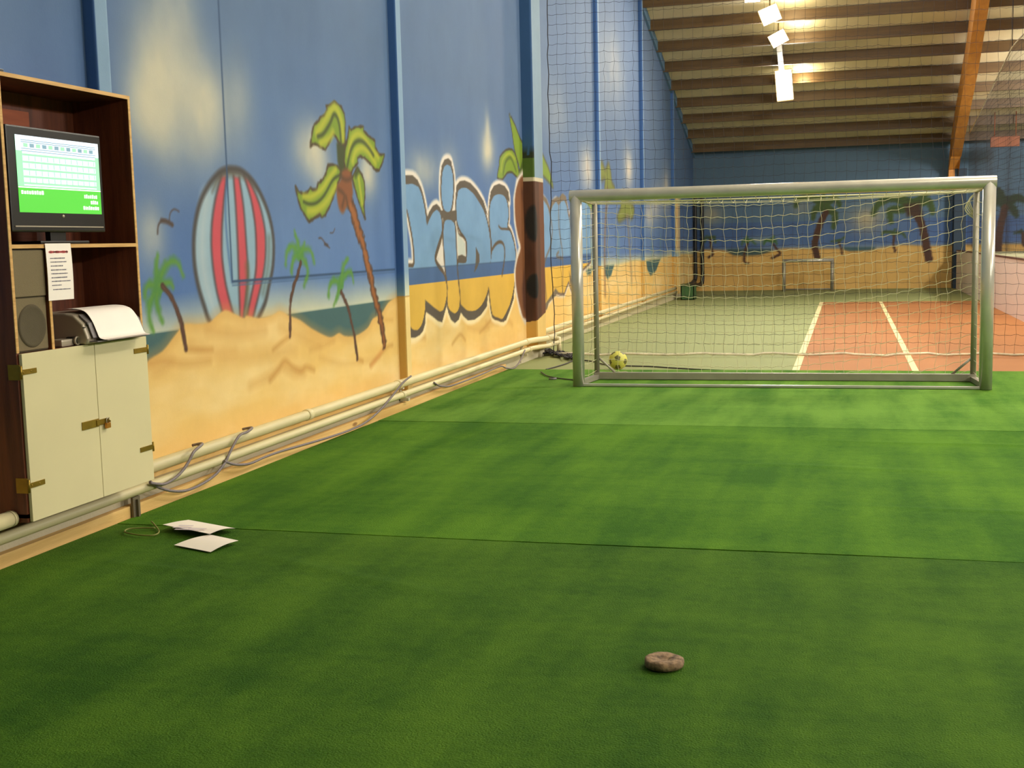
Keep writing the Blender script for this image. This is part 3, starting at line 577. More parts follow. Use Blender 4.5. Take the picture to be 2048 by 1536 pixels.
# --- back wall
us3 = np.concatenate([np.arange(WF, 5.0, .03), np.arange(5.0, 14.1, .6)]); vs3 = np.arange(0, 4.01, .02)
c3 = Canvas(us3, vs3); c3.conv = lambda p: atY(p[0], p[1], YB)[[0, 2]]
paint_back(c3)
wb = grid_mesh('wall_back', c3, lambda U, V: np.stack([U, np.full_like(U, YB), V], -1)); tag(wb, kind='structure')
# --- painted pilasters and the column
def pil(y0, y1, X1, name, ztop, painter, du=.012, dv=.012, X0=WN):
    # near face (facing the camera end) and room face, one folded sheet: u runs 0..d along the near face, then along the room face
    d = X1-X0; L = y1-y0; us = np.concatenate([np.linspace(0, d, max(3, int(d/du))), np.linspace(d, d+L, max(3, int(L/du)))[1:], [d+L+d]])
    vs = np.concatenate([np.arange(.12, 2.6, dv), np.arange(2.6, ztop, .1)]); c = Canvas(us, vs)
    painter(c, d, L)
    def to3(U, V):
        x = np.where(U <= d, X0+U, np.where(U <= d+L+1e-6, X1, X0)); y = np.where(U <= d, y0, np.where(U <= d+L+1e-6, y0+U-d, y1)); return np.stack([x, y, V], -1)
    o = grid_mesh(name, c, to3); tag(o, kind='structure'); return o
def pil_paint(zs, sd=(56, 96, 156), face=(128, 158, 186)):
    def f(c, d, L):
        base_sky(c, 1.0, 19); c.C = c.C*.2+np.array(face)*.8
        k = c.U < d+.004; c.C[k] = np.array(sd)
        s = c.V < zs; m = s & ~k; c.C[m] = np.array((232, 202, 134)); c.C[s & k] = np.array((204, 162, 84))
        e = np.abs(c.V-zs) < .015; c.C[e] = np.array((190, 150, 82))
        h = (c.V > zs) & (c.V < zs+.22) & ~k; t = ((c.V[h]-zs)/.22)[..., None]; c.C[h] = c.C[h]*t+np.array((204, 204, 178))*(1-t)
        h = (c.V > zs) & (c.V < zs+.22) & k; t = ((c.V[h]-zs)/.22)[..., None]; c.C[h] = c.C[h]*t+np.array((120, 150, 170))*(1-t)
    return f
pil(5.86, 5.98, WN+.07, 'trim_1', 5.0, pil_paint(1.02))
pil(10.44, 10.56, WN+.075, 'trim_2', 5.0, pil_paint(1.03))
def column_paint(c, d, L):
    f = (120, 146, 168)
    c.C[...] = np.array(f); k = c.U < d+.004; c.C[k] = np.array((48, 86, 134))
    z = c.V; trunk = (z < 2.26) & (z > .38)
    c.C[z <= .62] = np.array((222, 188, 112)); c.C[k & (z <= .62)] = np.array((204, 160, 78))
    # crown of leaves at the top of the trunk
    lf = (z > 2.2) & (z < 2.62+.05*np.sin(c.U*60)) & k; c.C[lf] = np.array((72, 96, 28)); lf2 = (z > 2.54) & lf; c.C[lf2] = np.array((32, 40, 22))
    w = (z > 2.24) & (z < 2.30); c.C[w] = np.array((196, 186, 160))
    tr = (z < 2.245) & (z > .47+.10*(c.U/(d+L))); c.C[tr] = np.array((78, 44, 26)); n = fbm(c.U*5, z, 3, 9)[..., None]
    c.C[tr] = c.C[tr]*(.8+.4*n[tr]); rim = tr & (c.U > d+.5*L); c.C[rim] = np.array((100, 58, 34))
    for zc, hh in ((1.72, .22), (.93, .15)):
        for rr, cc_ in ((1.0, (22, 18, 16)),):
            dd = ((c.U-d*.85)/(d*.75))**2+((z-zc)/hh)**2; a = np.clip((1.25-dd)*2.5, 0, 1)[..., None]; c.C = c.C*(1-a)+np.array(cc_)*a
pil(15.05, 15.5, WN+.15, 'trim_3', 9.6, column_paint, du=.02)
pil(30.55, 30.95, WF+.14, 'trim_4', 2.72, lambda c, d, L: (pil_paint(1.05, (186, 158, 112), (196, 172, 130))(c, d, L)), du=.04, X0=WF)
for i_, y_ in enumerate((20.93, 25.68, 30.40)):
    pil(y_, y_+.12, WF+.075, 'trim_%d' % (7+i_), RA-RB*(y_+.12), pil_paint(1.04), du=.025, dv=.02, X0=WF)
m = MB(); m.prism([(WF, 15.55, RA-.12-RB*15.55), (WF, 34.9, RA-.12-RB*34.9), (WF, 34.9, RA+.1-RB*34.9), (WF, 15.55, RA+.1-RB*15.55)], (.05, 0, 0)); tag(m.build('trim_10', MT['plain_blue']), kind='structure')
m = MB(); m.box((WF-.02, 15.45, .1), (WN+.02, 15.52, 9.4)); tag(m.build('trim_5', MT['plain_blue']), kind='structure')

# ------------------------------------------------------------------ the rest of the shell
m = MB()      # hard court: green with an orange field and white lines
def fl(x0, y0, x1, y1, z, mi): m.add([(x0, y0, z), (x1, y0, z), (x1, y1, z), (x0, y1, z)], [(0, 1, 2, 3)], mi)
fl(WF-.1, -8, 14, YB+.05, 0, 0)
fl(-.53, 9.0, 7.0, 28.1, .0015, 1)
fl(-.58, 9.0, -.50, 28.15, .003, 2); fl(.69, 9.0, .76, 28.1, .003, 2)
tag(m.build('floor', [MT['green_court'], MT['orange_court'], MT['line']], recalc=False), kind='structure')
m = MB(); z14 = RA+.10-RB*14
m.add([(WF-.3, 14, z14), (14, 14, z14), (14, YB+.3, RA+.1-RB*(YB+.3)), (WF-.3, YB+.3, RA+.1-RB*(YB+.3))], [(0, 1, 2, 3)])
m.add([(WF-.3, 14, z14), (14, 14, z14), (14, -8, zr(-8)), (WF-.3, -8, zr(-8))], [(0, 1, 2, 3)])
tag(m.build('ceiling', MT['clad'], recalc=False), kind='structure')
m = MB(); m.box((14, -8, 0), (14.1, YB, 10)); tag(m.build('wall_right', MT['dark_wall']), kind='structure')
m = MB(); m.box((WN-.3, -8.1, 0), (14, -8, 4)); tag(m.build('wall_front', MT['dark_wall']), kind='structure')
m = MB(); m.box((WN, -8, 0), (WN+.09, 15.5, .155), bev=.006); m.box((WN+.09, 15.28, 0), (WN+.12, 15.5, .155)); tag(m.build('baseboard_left', MT['plinth']), kind='structure')
m = MB(); m.box((WF, 15.5, 0), (WF+.10, 30.6, .17), bev=.006); m.box((WF, 30.6, 0), (WF+.06, YB, .13)); tag(m.build('baseboard_rear', MT['plinth_far']), kind='structure')
# roof purlins, painted brown
ORD = ['lowest', 'second', 'third', 'fourth', 'fifth', 'sixth', 'seventh', 'eighth', 'ninth', 'tenth', 'eleventh', 'twelfth']
for k in range(12):
    y = 34.47-1.06*k; z = RA-RB*y; m = MB(); a = math.atan(RB)
    m.box((WF+.01, y-.045, z-.125), (13.95, y+.045, z+.095)); o = m.build('roof_purlin', MT['purlin'])
    lab = 'brown roof purlin, lowest of the row, just above the back wall' if k == 0 else f'brown roof purlin, {ORD[k]} up from the back wall'
    tag(o, lab, 'roof beam', 'roof purlins crossing the sloping ceiling')
# glulam frame leg
m = MB(); top = []
for px, py in ((1948, -40), (1943, 0), (1933, 80), (1920, 160), (1908, 235), (1902, 275)):
    top.append(at_roof(px, py, .1))
first = top[0]+(top[0]-top[1])*2.0; first[2] = RA-.1-RB*first[1]; top = [first]+top
foot = atY(1897, 358, 34.4); top.append((top[-1]+foot)/2+np.array([0, .15, .1])); top.append(foot)
vs_ = []; n = len(top)
for i, p in enumerate(top):
    t = top[min(i+1, n-1)]-top[max(i-1, 0)]; t /= np.linalg.norm(t); dn = np.cross(np.array([1., 0, 0]), t); dn /= np.linalg.norm(dn); dn = dn if dn[2] < 0 else -dn
    dep = .75-.25*i/n; q = p+dn*dep; vs_ += [p, p+np.array([.24, 0, 0]), q+np.array([.24, 0, 0]), q]
fs = []
for i in range(n-1):
    for k in range(4): fs.append((i*4+k, i*4+(k+1) % 4, i*4+4+(k+1) % 4, i*4+4+k))
fs += [(0, 1, 2, 3), (4*n-4, 4*n-3, 4*n-2, 4*n-1)]
m.add(vs_, fs); tag(m.build('glulam_beam', MT['glulam']), 'orange glued timber beam sloping down to the back wall behind the goal', 'roof beam')
m = MB(); m.box((2.72, 34.4, 0), (3.02, YB, 3.15), bev=.01); tag(m.build('trim_6', mat('deep blue paint', (50, 66, 84), .8)), kind='structure')
# low white side board and deck on the right
WR = 2.79
e = empty('side_board', (WR, 24, 0), 'long low pinkish white board wall along the right side of the court', 'barrier')
m = MB(); m.box((WR, 12.5, 0), (WR+.06, 34.3, 1.0), bev=.004); m.build('board_panel', MT['rink'], e)
m = MB(); m.box((WR-.012, 12.5, 1.0), (WR+.075, 34.3, 1.022)); tag(m.build('edge_strip', MT['rink_edge'], e), 'dark red edge strip')
m = MB(); m.box((WR+.10, 18, 0), (7.5, 34.2, .96)); tag(m.build('raised_deck', MT['deck']), 'flat grey green raised deck behind the low white board on the right', 'platform')
# orange panel hung under the roof
c = atY(2010, 283, 33.2); m = MB(); m.box((c[0]-.34, 33.15, c[2]-.13), (c[0]+.34, 33.25, c[2]+.13), bev=.01)
for s_ in (-.25, .25): m.tube([(c[0]+s_, 33.2, c[2]+.12), (c[0]+s_, 33.2, RA-RB*33.2+.1)], .012, 6)
tag(m.build('hanging_panel', MT['crate']), 'small orange brown panel hanging under the dark roof at far right', 'panel')

# ------------------------------------------------------------------ lamps
def floodlight(c, right, up, nrm, w, h, label, grp, power, uplight=True):
    c = np.array(c, float); right = np.array(right)/np.linalg.norm(right); nrm = np.array(nrm)/np.linalg.norm(nrm); up = np.cross(nrm, right)
    e = empty('floodlight', c, label, 'light', grp)
    def P(a, b, d): return c+right*a*w/2+up*b*h/2-nrm*d
    m = MB(); k = 1.08
    A = [P(-k, -k, .0), P(k, -k, .0), P(k, k, .0), P(-k, k, .0)]; B = [P(-k*.6, -k*.6, .16), P(k*.6, -k*.6, .16), P(k*.6, k*.6, .16), P(-k*.6, k*.6, .16)]
    m.add(A+B, [(4, 5, 6, 7)]+[(i, (i+1) % 4, 4+(i+1) % 4, 4+i) for i in range(4)]); m.build('housing', MT['housing'], e)
    m = MB(); m.add([P(-1, -1, -.004), P(1, -1, -.004), P(1, 1, -.004), P(-1, 1, -.004), P(-1, -1, .004), P(1, -1, .004), P(1, 1, .004), P(-1, 1, .004)], [(0, 1, 2, 3), (4, 5, 6, 7), (0, 1, 5, 4), (1, 2, 6, 5), (2, 3, 7, 6), (3, 0, 4, 7)])
    tag(m.build('lamp_glass', MT['lamp'], e), 'glowing white lamp glass')
    m = MB(); top = c+np.array([0, 0, RA-RB*c[1]-c[2]]); m.tube([c-nrm*.14, top], .015, 6); m.build('bracket', MT['housing'], e)
    if power:
        l = bpy.data.lights.new('lamp_light', 'AREA'); l.shape = 'RECTANGLE'; l.size = w; l.size_y = h; l.energy = power; l.color = WARM
        o = bpy.data.objects.new('lamp_light', l); COL.objects.link(o); z = nrm; x = right; y = np.cross(-nrm, x) if False else up
        Mx = Matrix.Identity(4)
        for i in range(3): Mx[i][0] = x[i]; Mx[i][1] = np.cross(-nrm, x)[i]; Mx[i][2] = -nrm[i]; Mx[i][3] = (c+nrm*.02)[i]
        o.matrix_world = Mx
    if uplight:      # stray light that leaves the open back of the housing
        l = bpy.data.lights.new('lamp_spill', 'POINT'); l.energy = 26; l.color = (1, .84, .5); l.shadow_soft_size = .05
        o = bpy.data.objects.new('lamp_spill', l); COL.objects.link(o); o.location = c+np.array([.42, .12, .10])
    return e
G = 'floodlights in a row under the sloping roof'
for (corners, y, lab) in (([(1550, 3), (1559, 31), (1532, 58), (1518, 27)], 26.6, 'glowing white floodlight, upper of the two tilted ones under the roof'),
                          ([(1564, 56), (1576, 76), (1549, 100), (1538, 76)], 27.7, 'glowing white floodlight, lower of the two tilted ones under the roof'),
                          ([(1550, 141), (1582, 141), (1587, 196), (1555, 204)], 29.6, 'glowing white upright floodlight, lowest in the row under the roof')):
    cx = sum(p[0] for p in corners)/4; cy = sum(p[1] for p in corners)/4; c = at_roof(cx, cy, .32)
    nrm = -ray(cx, cy)+np.array([0, 0, -.25]); nrm /= np.linalg.norm(nrm)
    W3 = []
    for p in corners:
        d = ray(*p); t = ((c-np.array([0, 0, H]))@nrm)/(d@nrm); W3.append(np.array([0, 0, H])+t*d)
    rt = (W3[1]-W3[0]+W3[2]-W3[3])/2; hh = (W3[2]-W3[1]+W3[3]-W3[0])/2
    floodlight(c, rt, None, nrm, np.linalg.norm(rt), np.linalg.norm(hh), lab, G, 60)
m = MB(); a = at_roof(1556, 70, .15); b = at_roof(1568, 190, .15); m.box((-.09, -.04, -.03), (.09, .04, .03)) if False else None
m.prism([a+(-.06, 0, 0), a+(.06, 0, 0), a+(.06, 0, .07), a+(-.06, 0, .07)], b-a); tag(m.build('lamp_rail', MT['housing']), 'dull brass coloured rail running between the roof floodlights', 'rail')
floodlight(at_roof(1504, -14, .32), (1, 0, 0), None, (-.05, -.75, -.66), .3, .4, 'glowing white floodlight cut off by the top edge of the photo', G, 60)
for k_, (x, y, z, w) in enumerate(PITCH_LAMPS):
    e = empty('hall_lamp', (x, y, z), 'long box lamp hanging over the pitch, '+['before the goal', 'above the goal', 'beyond the goal', 'added over the raised deck to light the back wall', 'far right beside the camera', 'far right before the goal', 'far right level with the goal'][k_], 'light', 'box lamps over the pitch out of view')
    m = MB(); m.box((x-.27, y-.78, z), (x+.27, y+.78, z+.12), bev=.01); m.build('housing', MT['housing'], e)
    m = MB(); m.box((x-.25, y-.75, z-.02), (x+.25, y+.75, z)); m.build('lamp_glass', MT['lamp'], e)
    for s in (-.6, .6): m = MB(); m.tube([(x, y+s, z+.1), (x, y+s, roofz(y+s)+.08)], .012, 6); m.build('hanger', MT['housing'], e)

# ------------------------------------------------------------------ artificial turf strips
def turf(y0, y1, x0, x1, label, mtl, seed, edge=.008, thick=.018, ridges=()):
    r = np.random.default_rng(seed); m = MB(); n = 200; ny = 150; xs = np.linspace(x0, x1, n)
    ys0 = y0+edge*(r.normal(0, .15, n)+.6*np.sin(xs*2.1+seed)); ys1 = y1+edge*(r.normal(0, .15, n)+.6*np.sin(xs*1.7+seed))
    T = np.linspace(0, 1, ny)[None, :]; X = np.repeat(xs[:, None], ny, 1); Y = ys0[:, None]*(1-T)+ys1[:, None]*T
    Z = thick+.004+.0012*np.sin(X*1.3+Y*.9+seed)+.0012*np.sin(X*.5-Y*2.1+seed)
    for (a, b, h, w) in ridges:
        a = np.array(a); b = np.array(b); d = b-a; L = d@d; t = np.clip(((X-a[0])*d[0]+(Y-a[1])*d[1])/L, 0, 1)
        D = np.hypot(X-a[0]-t*d[0], (Y-a[1]-t*d[1])+.015*np.sin(X*5)); Z = Z+h*np.exp(-(D/w)**2)*np.sin(np.pi*np.clip(t, .04, .96))
    vsx = np.stack([X, Y, Z], -1).reshape(-1, 3).tolist()
    fs = [(i*ny+j, (i+1)*ny+j, (i+1)*ny+j+1, i*ny+j+1) for i in range(n-1) for j in range(ny-1)]
    m.add(vsx, fs, 0, True); s0 = []
    for col_, yy in ((0, ys0), (ny-1, ys1)):
        a = [(xs[i], yy[i], Z[i, col_]) for i in range(n)]; b = [(xs[i], yy[i], .002) for i in range(n)]
        m.add(a+b, [(i, i+1, n+i+1, n+i) for i in range(n-1)], 0, False)
    o = m.build('turf_strip', mtl, recalc=False); return tag(o, label, 'artificial turf')
TA = turf_mat('turf near', (46, 86, 13), (80, 118, 25), .8, .43, .61); TB = turf_mat('turf middle', (52, 98, 15), (86, 130, 26), 1.0, .46, .64); TC = turf_mat('turf far', (62, 108, 24), (102, 144, 48), 1.5, .50, .72)
turf(1.2, 5.645, -3.80, 2.72, 'bright green artificial turf strip nearest the camera, with the stone disc on it', TA, 1, ridges=[((-3.0, 5.3), (-1.4, 4.6), .007, .05), ((-3.6, 5.0), (-2.4, 4.7), .006, .04)])
turf(5.66, 9.475, -3.80, 2.72, 'green artificial turf strip, the middle one between two seams', TB, 2, ridges=[((.0, 6.75), (2.4, 6.55), .008, .035), ((-.4, 8.9), (2.6, 8.75), .008, .04), ((-.9, 7.9), (.9, 7.8), .006, .05)])
turf(9.485, 13.62, -3.80, 2.72, 'lighter streaked artificial turf strip with the big goal standing on it', TC, 3, ridges=[((-3.7, 11.55), (-2.8, 11.95), .016, .04), ((-2.3, 11.82), (1.8, 11.65), .006, .03)])
m = MB(); m.box((-3.80, -3, 0), (2.72, 1.18, .02)); tag(m.build('turf_strip', TA), 'artificial turf strip under the camera, out of the picture', 'artificial turf')
# wrinkle ridges on the turf
# pine board along the wall
m = MB(); m.box((-3.855, -2.0, 0), (-3.81, 5.895, .086), bev=.003); tag(m.build('pine_board', MT['pine']), 'raw pine board along the wall base, below the cabinet', 'board')
m = MB(); m.box((-3.855, 5.90, 0), (-3.81, 13.55, .086), bev=.003); tag(m.build('pine_board', MT['pine']), 'long raw pine board along the wall base from the cabinet to the turf end', 'board')

# ------------------------------------------------------------------ pipes
def pipe(pts, r, label, couplings=(), mtl='pipe', n=14):
    m = MB(); m.tube(pts, r, n)
    for c in couplings:
        m.tube([(c[0], c[1]-.035, c[2]), (c[0], c[1]+.035, c[2])], r*1.15, n)
    return m
XU, ZU, XL, ZL = -3.84, .255, -3.80, .165
def col_jog(X, z, dX): return [(X, 14.75, z), (X+dX*.5, 14.92, z), (X+dX, 15.02, z), (X+dX, 15.7, z)]
m = pipe([(XU, -3, ZU), (XU, 14.75, ZU), (XU+.05, 14.95, ZU), (XU+.12, 15.08, ZU), (XU+.12, 15.62, ZU-.01)], .037, '', [(XU, 10.1, ZU), (XU, 14.6, ZU), (XU+.12, 15.25, ZU), (XU, 8.2, ZU)])
tag(m.build('heating_pipe', MT['pipe']), 'upper thick cream heating pipe along the mural wall from cabinet to column', 'pipe')
m = pipe([(XL, -3, ZL), (XL, 14.75, ZL), (XL+.05, 14.95, ZL), (XL+.12, 15.08, ZL), (XL+.12, 15.66, ZL-.005)], .028, '', [(XL, 10.1, ZL), (XL, 14.6, ZL), (XL+.12, 15.25, ZL)])
tag(m.build('heating_pipe', MT['pipe']), 'lower thin cream heating pipe along the mural wall from cabinet to column', 'pipe')
m = pipe([(XL+.12, 15.72, .015), (XL+.12, 15.72, .20), (-4.02, 15.78, .25), (-4.06, 16.2, .25), (-4.06, 30.0, .285)], .036, '', [(-4.06, 20, .26), (-4.06, 25, .272)])
tag(m.build('heating_pipe', MT['pipe']), 'upper cream pipe running on beyond the column behind the net', 'pipe')
m = pipe([(-4.02, 15.8, .02), (-4.02, 15.8, .13), (-4.04, 16.0, .155), (-4.04, 30.0, .195)], .028, '', [(-4.04, 20, .167)])
tag(m.build('heating_pipe', MT['pipe']), 'lower cream pipe running on beyond the column behind the net', 'pipe')
for (px, lab, yy) in ((1391, 'left of two black pipes standing in the far left corner', 34.70), (1405, 'right of two black pipes standing in the far left corner', 34.72)):
    b = atY(px, 560 if px < 1400 else 566, yy); t = 2.62 if px < 1400 else 2.60
    z1 = .25 if px < 1400 else .18
    m = MB(); m.tube(cr_spline([(-4.05, 30.95, z1+.02), (-4.03, 33.6, z1+.03), (b[0]-.05, yy-.25, z1+.02), (b[0], yy, z1+.12), (b[0], yy, .9), (b[0], yy, t+.2)], 5), .055, 10)
    tag(m.build('corner_pipe', MT['black_pipe']), lab, 'pipe')
c = atX(12, 1041, -3.68); m = MB(); m.tube([(c[0], c[1]-1.6, c[2]), (c[0], c[1]+.04, c[2])], .037, 14); m.lathe([(0, .006), (.037, .004), (.039, -.02)], (c[0], c[1]+.04, c[2]), 1, 14)
tag(m.build('heating_pipe', MT['pipe']), 'cream pipe end showing at the left picture edge below the cabinet', 'pipe')
# pipe supports
for y, lab in ((10.18, 'grey steel bracket holding the pipes in the middle of the wall'), (14.4, 'grey steel bracket holding the pipes beside the column')):
    m = MB(); m.box((WN+.09, y-.02, .10), (XL+.03, y+.02, .125)); m.box((WN+.088, y-.02, .02), (WN+.10, y+.02, .125)); m.box((XU-.1, y-.018, ZU-.05), (XU+.02, y+.018, ZU-.036)); m.box((XL-.06, y-.02, .12), (XL-.045, y+.02, ZU-.03))
    tag(m.build('pipe_bracket', MT['plinth']), lab, 'bracket')
p = atX(270, 1000, -3.80); m = MB(); m.box((-3.805, p[1]-.035, .02), (-3.79, p[1]+.035, .134), bev=.003); m.box((-3.79, p[1]-.008, .02), (-3.775, p[1]+.008, .12))
tag(m.build('support_strap', mat('grey steel', (120, 108, 88), .5, .4)), 'upright grey metal strap under the right end of the cabinet', 'bracket')

# ------------------------------------------------------------------ cables
def cable(pts, r, mtl, label, n=8, k=6):
    m = MB(); m.tube(cr_spline(pts, k), r, n); return tag(m.build('cable', mtl), label, 'cable')
X1 = -3.762
def cx_(l, X=X1): return [tuple(atX(x, y, X)) for x, y in l]
cable(cx_([(300, 963), (318, 975), (345, 982), (372, 981), (400, 970), (430, 950), (450, 925), (462, 900), (478, 872), (494, 864)])+[(-3.80, atX(500, 862, -3.8)[1]+.03, .305), (-3.88, atX(500, 862, -3.8)[1]+.05, .29)], .0085, MT['cord'], 'grey corrugated conduit loop hanging just right of the cabinet')
cable([(-3.88, atX(400, 896, -3.8)[1]+.05, .29), (-3.80, atX(400, 896, -3.8)[1]+.03, .305)]+cx_([(388, 903), (378, 922), (366, 940), (350, 956), (328, 968), (300, 966)], X1+.02), .0085, MT['cord'], 'short grey conduit crossing the pipes beside the cabinet')
cable(cx_([(448, 922), (470, 929), (500, 927), (530, 914), (570, 900), (640, 880), (700, 860), (735, 842), (765, 815), (790, 785), (806, 765), (822, 752)]), .0085, MT['cord'], 'long grey conduit lying on the pine board and rising to the pipes')
cable(cx_([(868, 765), (880, 772), (900, 772), (930, 762), (965, 748), (1000, 733), (1012, 736), (1028, 736), (1040, 722), (1050, 700)]), .0085, MT['cord'], 'grey conduit sagging under the pipes near the end of the turf')
fl_ = lambda l, z=.036: [tuple(atZ(x, y, z)) for x, y in l]
cable(fl_([(303, 1043), (308, 1048), (318, 1062), (312, 1069), (296, 1071), (270, 1069), (250, 1064), (256, 1058), (280, 1056), (310, 1056)]), .004, MT['ycord'], 'thin olive cable coiled on the turf beside the papers')
cable(fl_([(1082, 744), (1095, 752), (1120, 757), (1150, 760)], .032), .007, MT['dcord'], 'short dark cable on the turf left of the goal post')
cable(fl_([(1092, 739), (1110, 734), (1130, 728), (1150, 721), (1180, 722), (1215, 730), (1260, 732), (1300, 733), (1345, 736), (1400, 739), (1450, 741)], .012), .008, MT['dcord'], 'long dark cable on the green floor behind the goal')
m = MB(); c = atZ(1105, 758, .03); m.tube([c+(-.04, 0, 0), c+(.04, .02, 0)], .012, 8); tag(m.build('cable_plug', MT['silver_dark']), 'small grey plug lying on the turf left of the goal', 'plug')

# ------------------------------------------------------------------ papers and stone
def sheet(corners, z0, label, nx=10, curl=None, marks=None):
    c = [atZ(x, y, .035) for x, y in corners]; m = MB(); g = []
    for i in range(nx+1):
        for j in range(nx+1):
            u, v = i/nx, j/nx; p = (c[0]*(1-u)+c[1]*u)*(1-v)+(c[3]*(1-u)+c[2]*u)*v; p = p.copy(); p[2] = z0+curl(u, v); g.append(p)
    k = nx+1; g2 = [p-np.array([0, 0, .0012]) for p in g]
    f = [(i*k+j, (i+1)*k+j, (i+1)*k+j+1, i*k+j+1) for i in range(nx) for j in range(nx)]
    m.add(g, f, 0, True); m.add(g2, [q[::-1] for q in f], 0, True)
    return m
m = sheet([(326, 1058), (377, 1041), (471, 1059), (420, 1077)], .034, '', curl=lambda u, v: .003+.022*(1-u)**2+.018*math.sin(u*2.9)*(.5+.5*v))
o = tag(m.build('paper_sheet', MT['paper'], recalc=False), 'curled white sheet with faint violet print, rear of two on the turf', 'paper')
m = sheet([(348, 1089), (420, 1073), (477, 1085), (421, 1103)], .030, '', curl=lambda u, v: .003+.010*math.sin(u*3.1)+.012*u*u)
tag(m.build('paper_sheet', MT['paper'], recalc=False), 'blank white sheet, front of two on the turf', 'paper')
m = MB()
for (px, py, w) in ((364, 1055, .05), (375, 1059, .07), (372, 1051, .04), (395, 1057, .05)):
    c = atZ(px, py, .066); m.add([c+(-w, -.012, 0), c+(w, -.004, 0), c+(w, .012, 0), c+(-w, .006, 0)], [(0, 1, 2, 3)])
m.build('printing', MT['stamp'], o, recalc=False)
# stone disc
c = atZ(1328, 1328, .03); m = MB(); prof = [(.0, .020), (.014, .019), (.020, .023), (.032, .028), (.048, .030), (.060, .029), (.0665, .025), (.068, .014), (.066, .002), (.0, .0)]
m.lathe(prof, (0, 0, 0), 2, 48); rr = np.random.default_rng(3)
for i, v in enumerate(m.v):
    x, y, z = v; a = math.atan2(y, x); k = 1+.012*math.sin(3*a+1)+.008*math.sin(7*a)+.003*rr.normal()
    dz = -.014*math.exp(-((a-1.0)/.35)**2)*(z > .022)-.010*math.exp(-((a+2.4)/.25)**2)*(z > .022); m.v[i] = (x*k, y*k, z+dz*.25+.0003*rr.normal()*(z > .02))
o = m.build('stone_disc', MT['stone']); o.location = (c[0], c[1], .024); tag(o, 'round worn brown stone disc lying on the turf in the foreground', 'stone disc')

# ------------------------------------------------------------------ football goal
GY0, GY1 = 12.0, 12.62
pl = atY(1155, 600, GY0)[0]; pr = atY(1974, 600, GY0+.02)[0]
ZT = 1.93
g = empty('football_goal', ((pl+pr)/2, GY0, .02), 'large silver aluminium football goal with white net standing on the turf', 'goal')
def slit_post(m, x, y, z0, z1, a, b):      # rounded oval profile
    vs_ = []; n = 20
    for z in (z0, z1):
        for k in range(n):
            t = 2*math.pi*k/n; cx = math.copysign(abs(math.cos(t))**.8, math.cos(t)); sy = math.copysign(abs(math.sin(t))**.8, math.sin(t)); vs_.append((x+a*cx, y+b*sy, z))
    m.add(vs_, [(k, (k+1) % n, n+(k+1) % n, n+k) for k in range(n)], 0, True); m.add([], []); m.f.append(list(range(len(m.v)-2*n, len(m.v)-n))); m.m.append(0); m.sm.append(False); m.f.append(list(range(len(m.v)-n, len(m.v)))); m.m.append(0); m.sm.append(False)
for x in (pl, pr):
    m = MB(); slit_post(m, x, GY0, .026, ZT+.005, .058, .06)
    for zz in np.arange(.2, 1.9, .12): m.box((x-.004, GY0+.058, zz), (x+.004, GY0+.066, zz+.02))
    m.build('goal_post', MT['alu'], g)
m = MB(); n = 24; vs_ = []
for x in (pl-.058, pr+.058):
    for k in range(n):
        t = 2*math.pi*k/n; vs_.append((x, GY0+.06*math.cos(t), ZT+.058*math.sin(t)))
m.add(vs_, [(k, (k+1) % n, n+(k+1) % n, n+k) for k in range(n)], 0, True); m.add(vs_[:n], [tuple(range(n))]); m.add(vs_[n:], [tuple(range(n))]); m.build('crossbar', MT['alu'], g)
rl, rr_ = atY(1192, 600, GY1)[0], atY(1949, 600, GY1)[0]
for x in (rl, rr_):
    m = MB(); m.tube([(x, GY1, .08), (x, GY1, ZT-.06)], .028, 12); m.build('rear_post', MT['alu_dull'], g)
    xf = pl if x == rl else pr; s = 1 if x == rl else -1
    m = MB(); m.prism([(xf+s*.0-.03, GY0+.05, .028), (xf+.03, GY0+.05, .028), (xf+.03, GY0+.05, .075), (xf-.03, GY0+.05, .075)], (x-xf, GY1-GY0-.05, 0)); m.build('side_base', MT['alu_dull'], g)
    m = MB(); m.tube([(xf, GY0+.03, ZT-.02), (x, GY1, ZT-.06)], .02, 10); m.build('side_top', MT['alu_dull'], g)
    m = MB(); m.tube([(x, GY1, .27), (x+s*.20, GY1, .09)], .012, 8); m.build('brace', MT['alu_dull'], g)
m = MB(); m.box((rl-.03, GY1-.03, .028), (rr_+.03, GY1+.03, .10), bev=.006); m.build('rear_base', MT['alu_dull'], g)
m = MB(); m.box((pl+.05, GY0-.03, .028), (pr-.05, GY0+.02, .050), bev=.004); m.build('front_sill', MT['alu'], g)
m = MB(); m.tube([(rl, GY1, ZT-.06), (rr_, GY1, ZT-.06)], .008, 8); m.build('top_wire', MT['white_rope'], g)
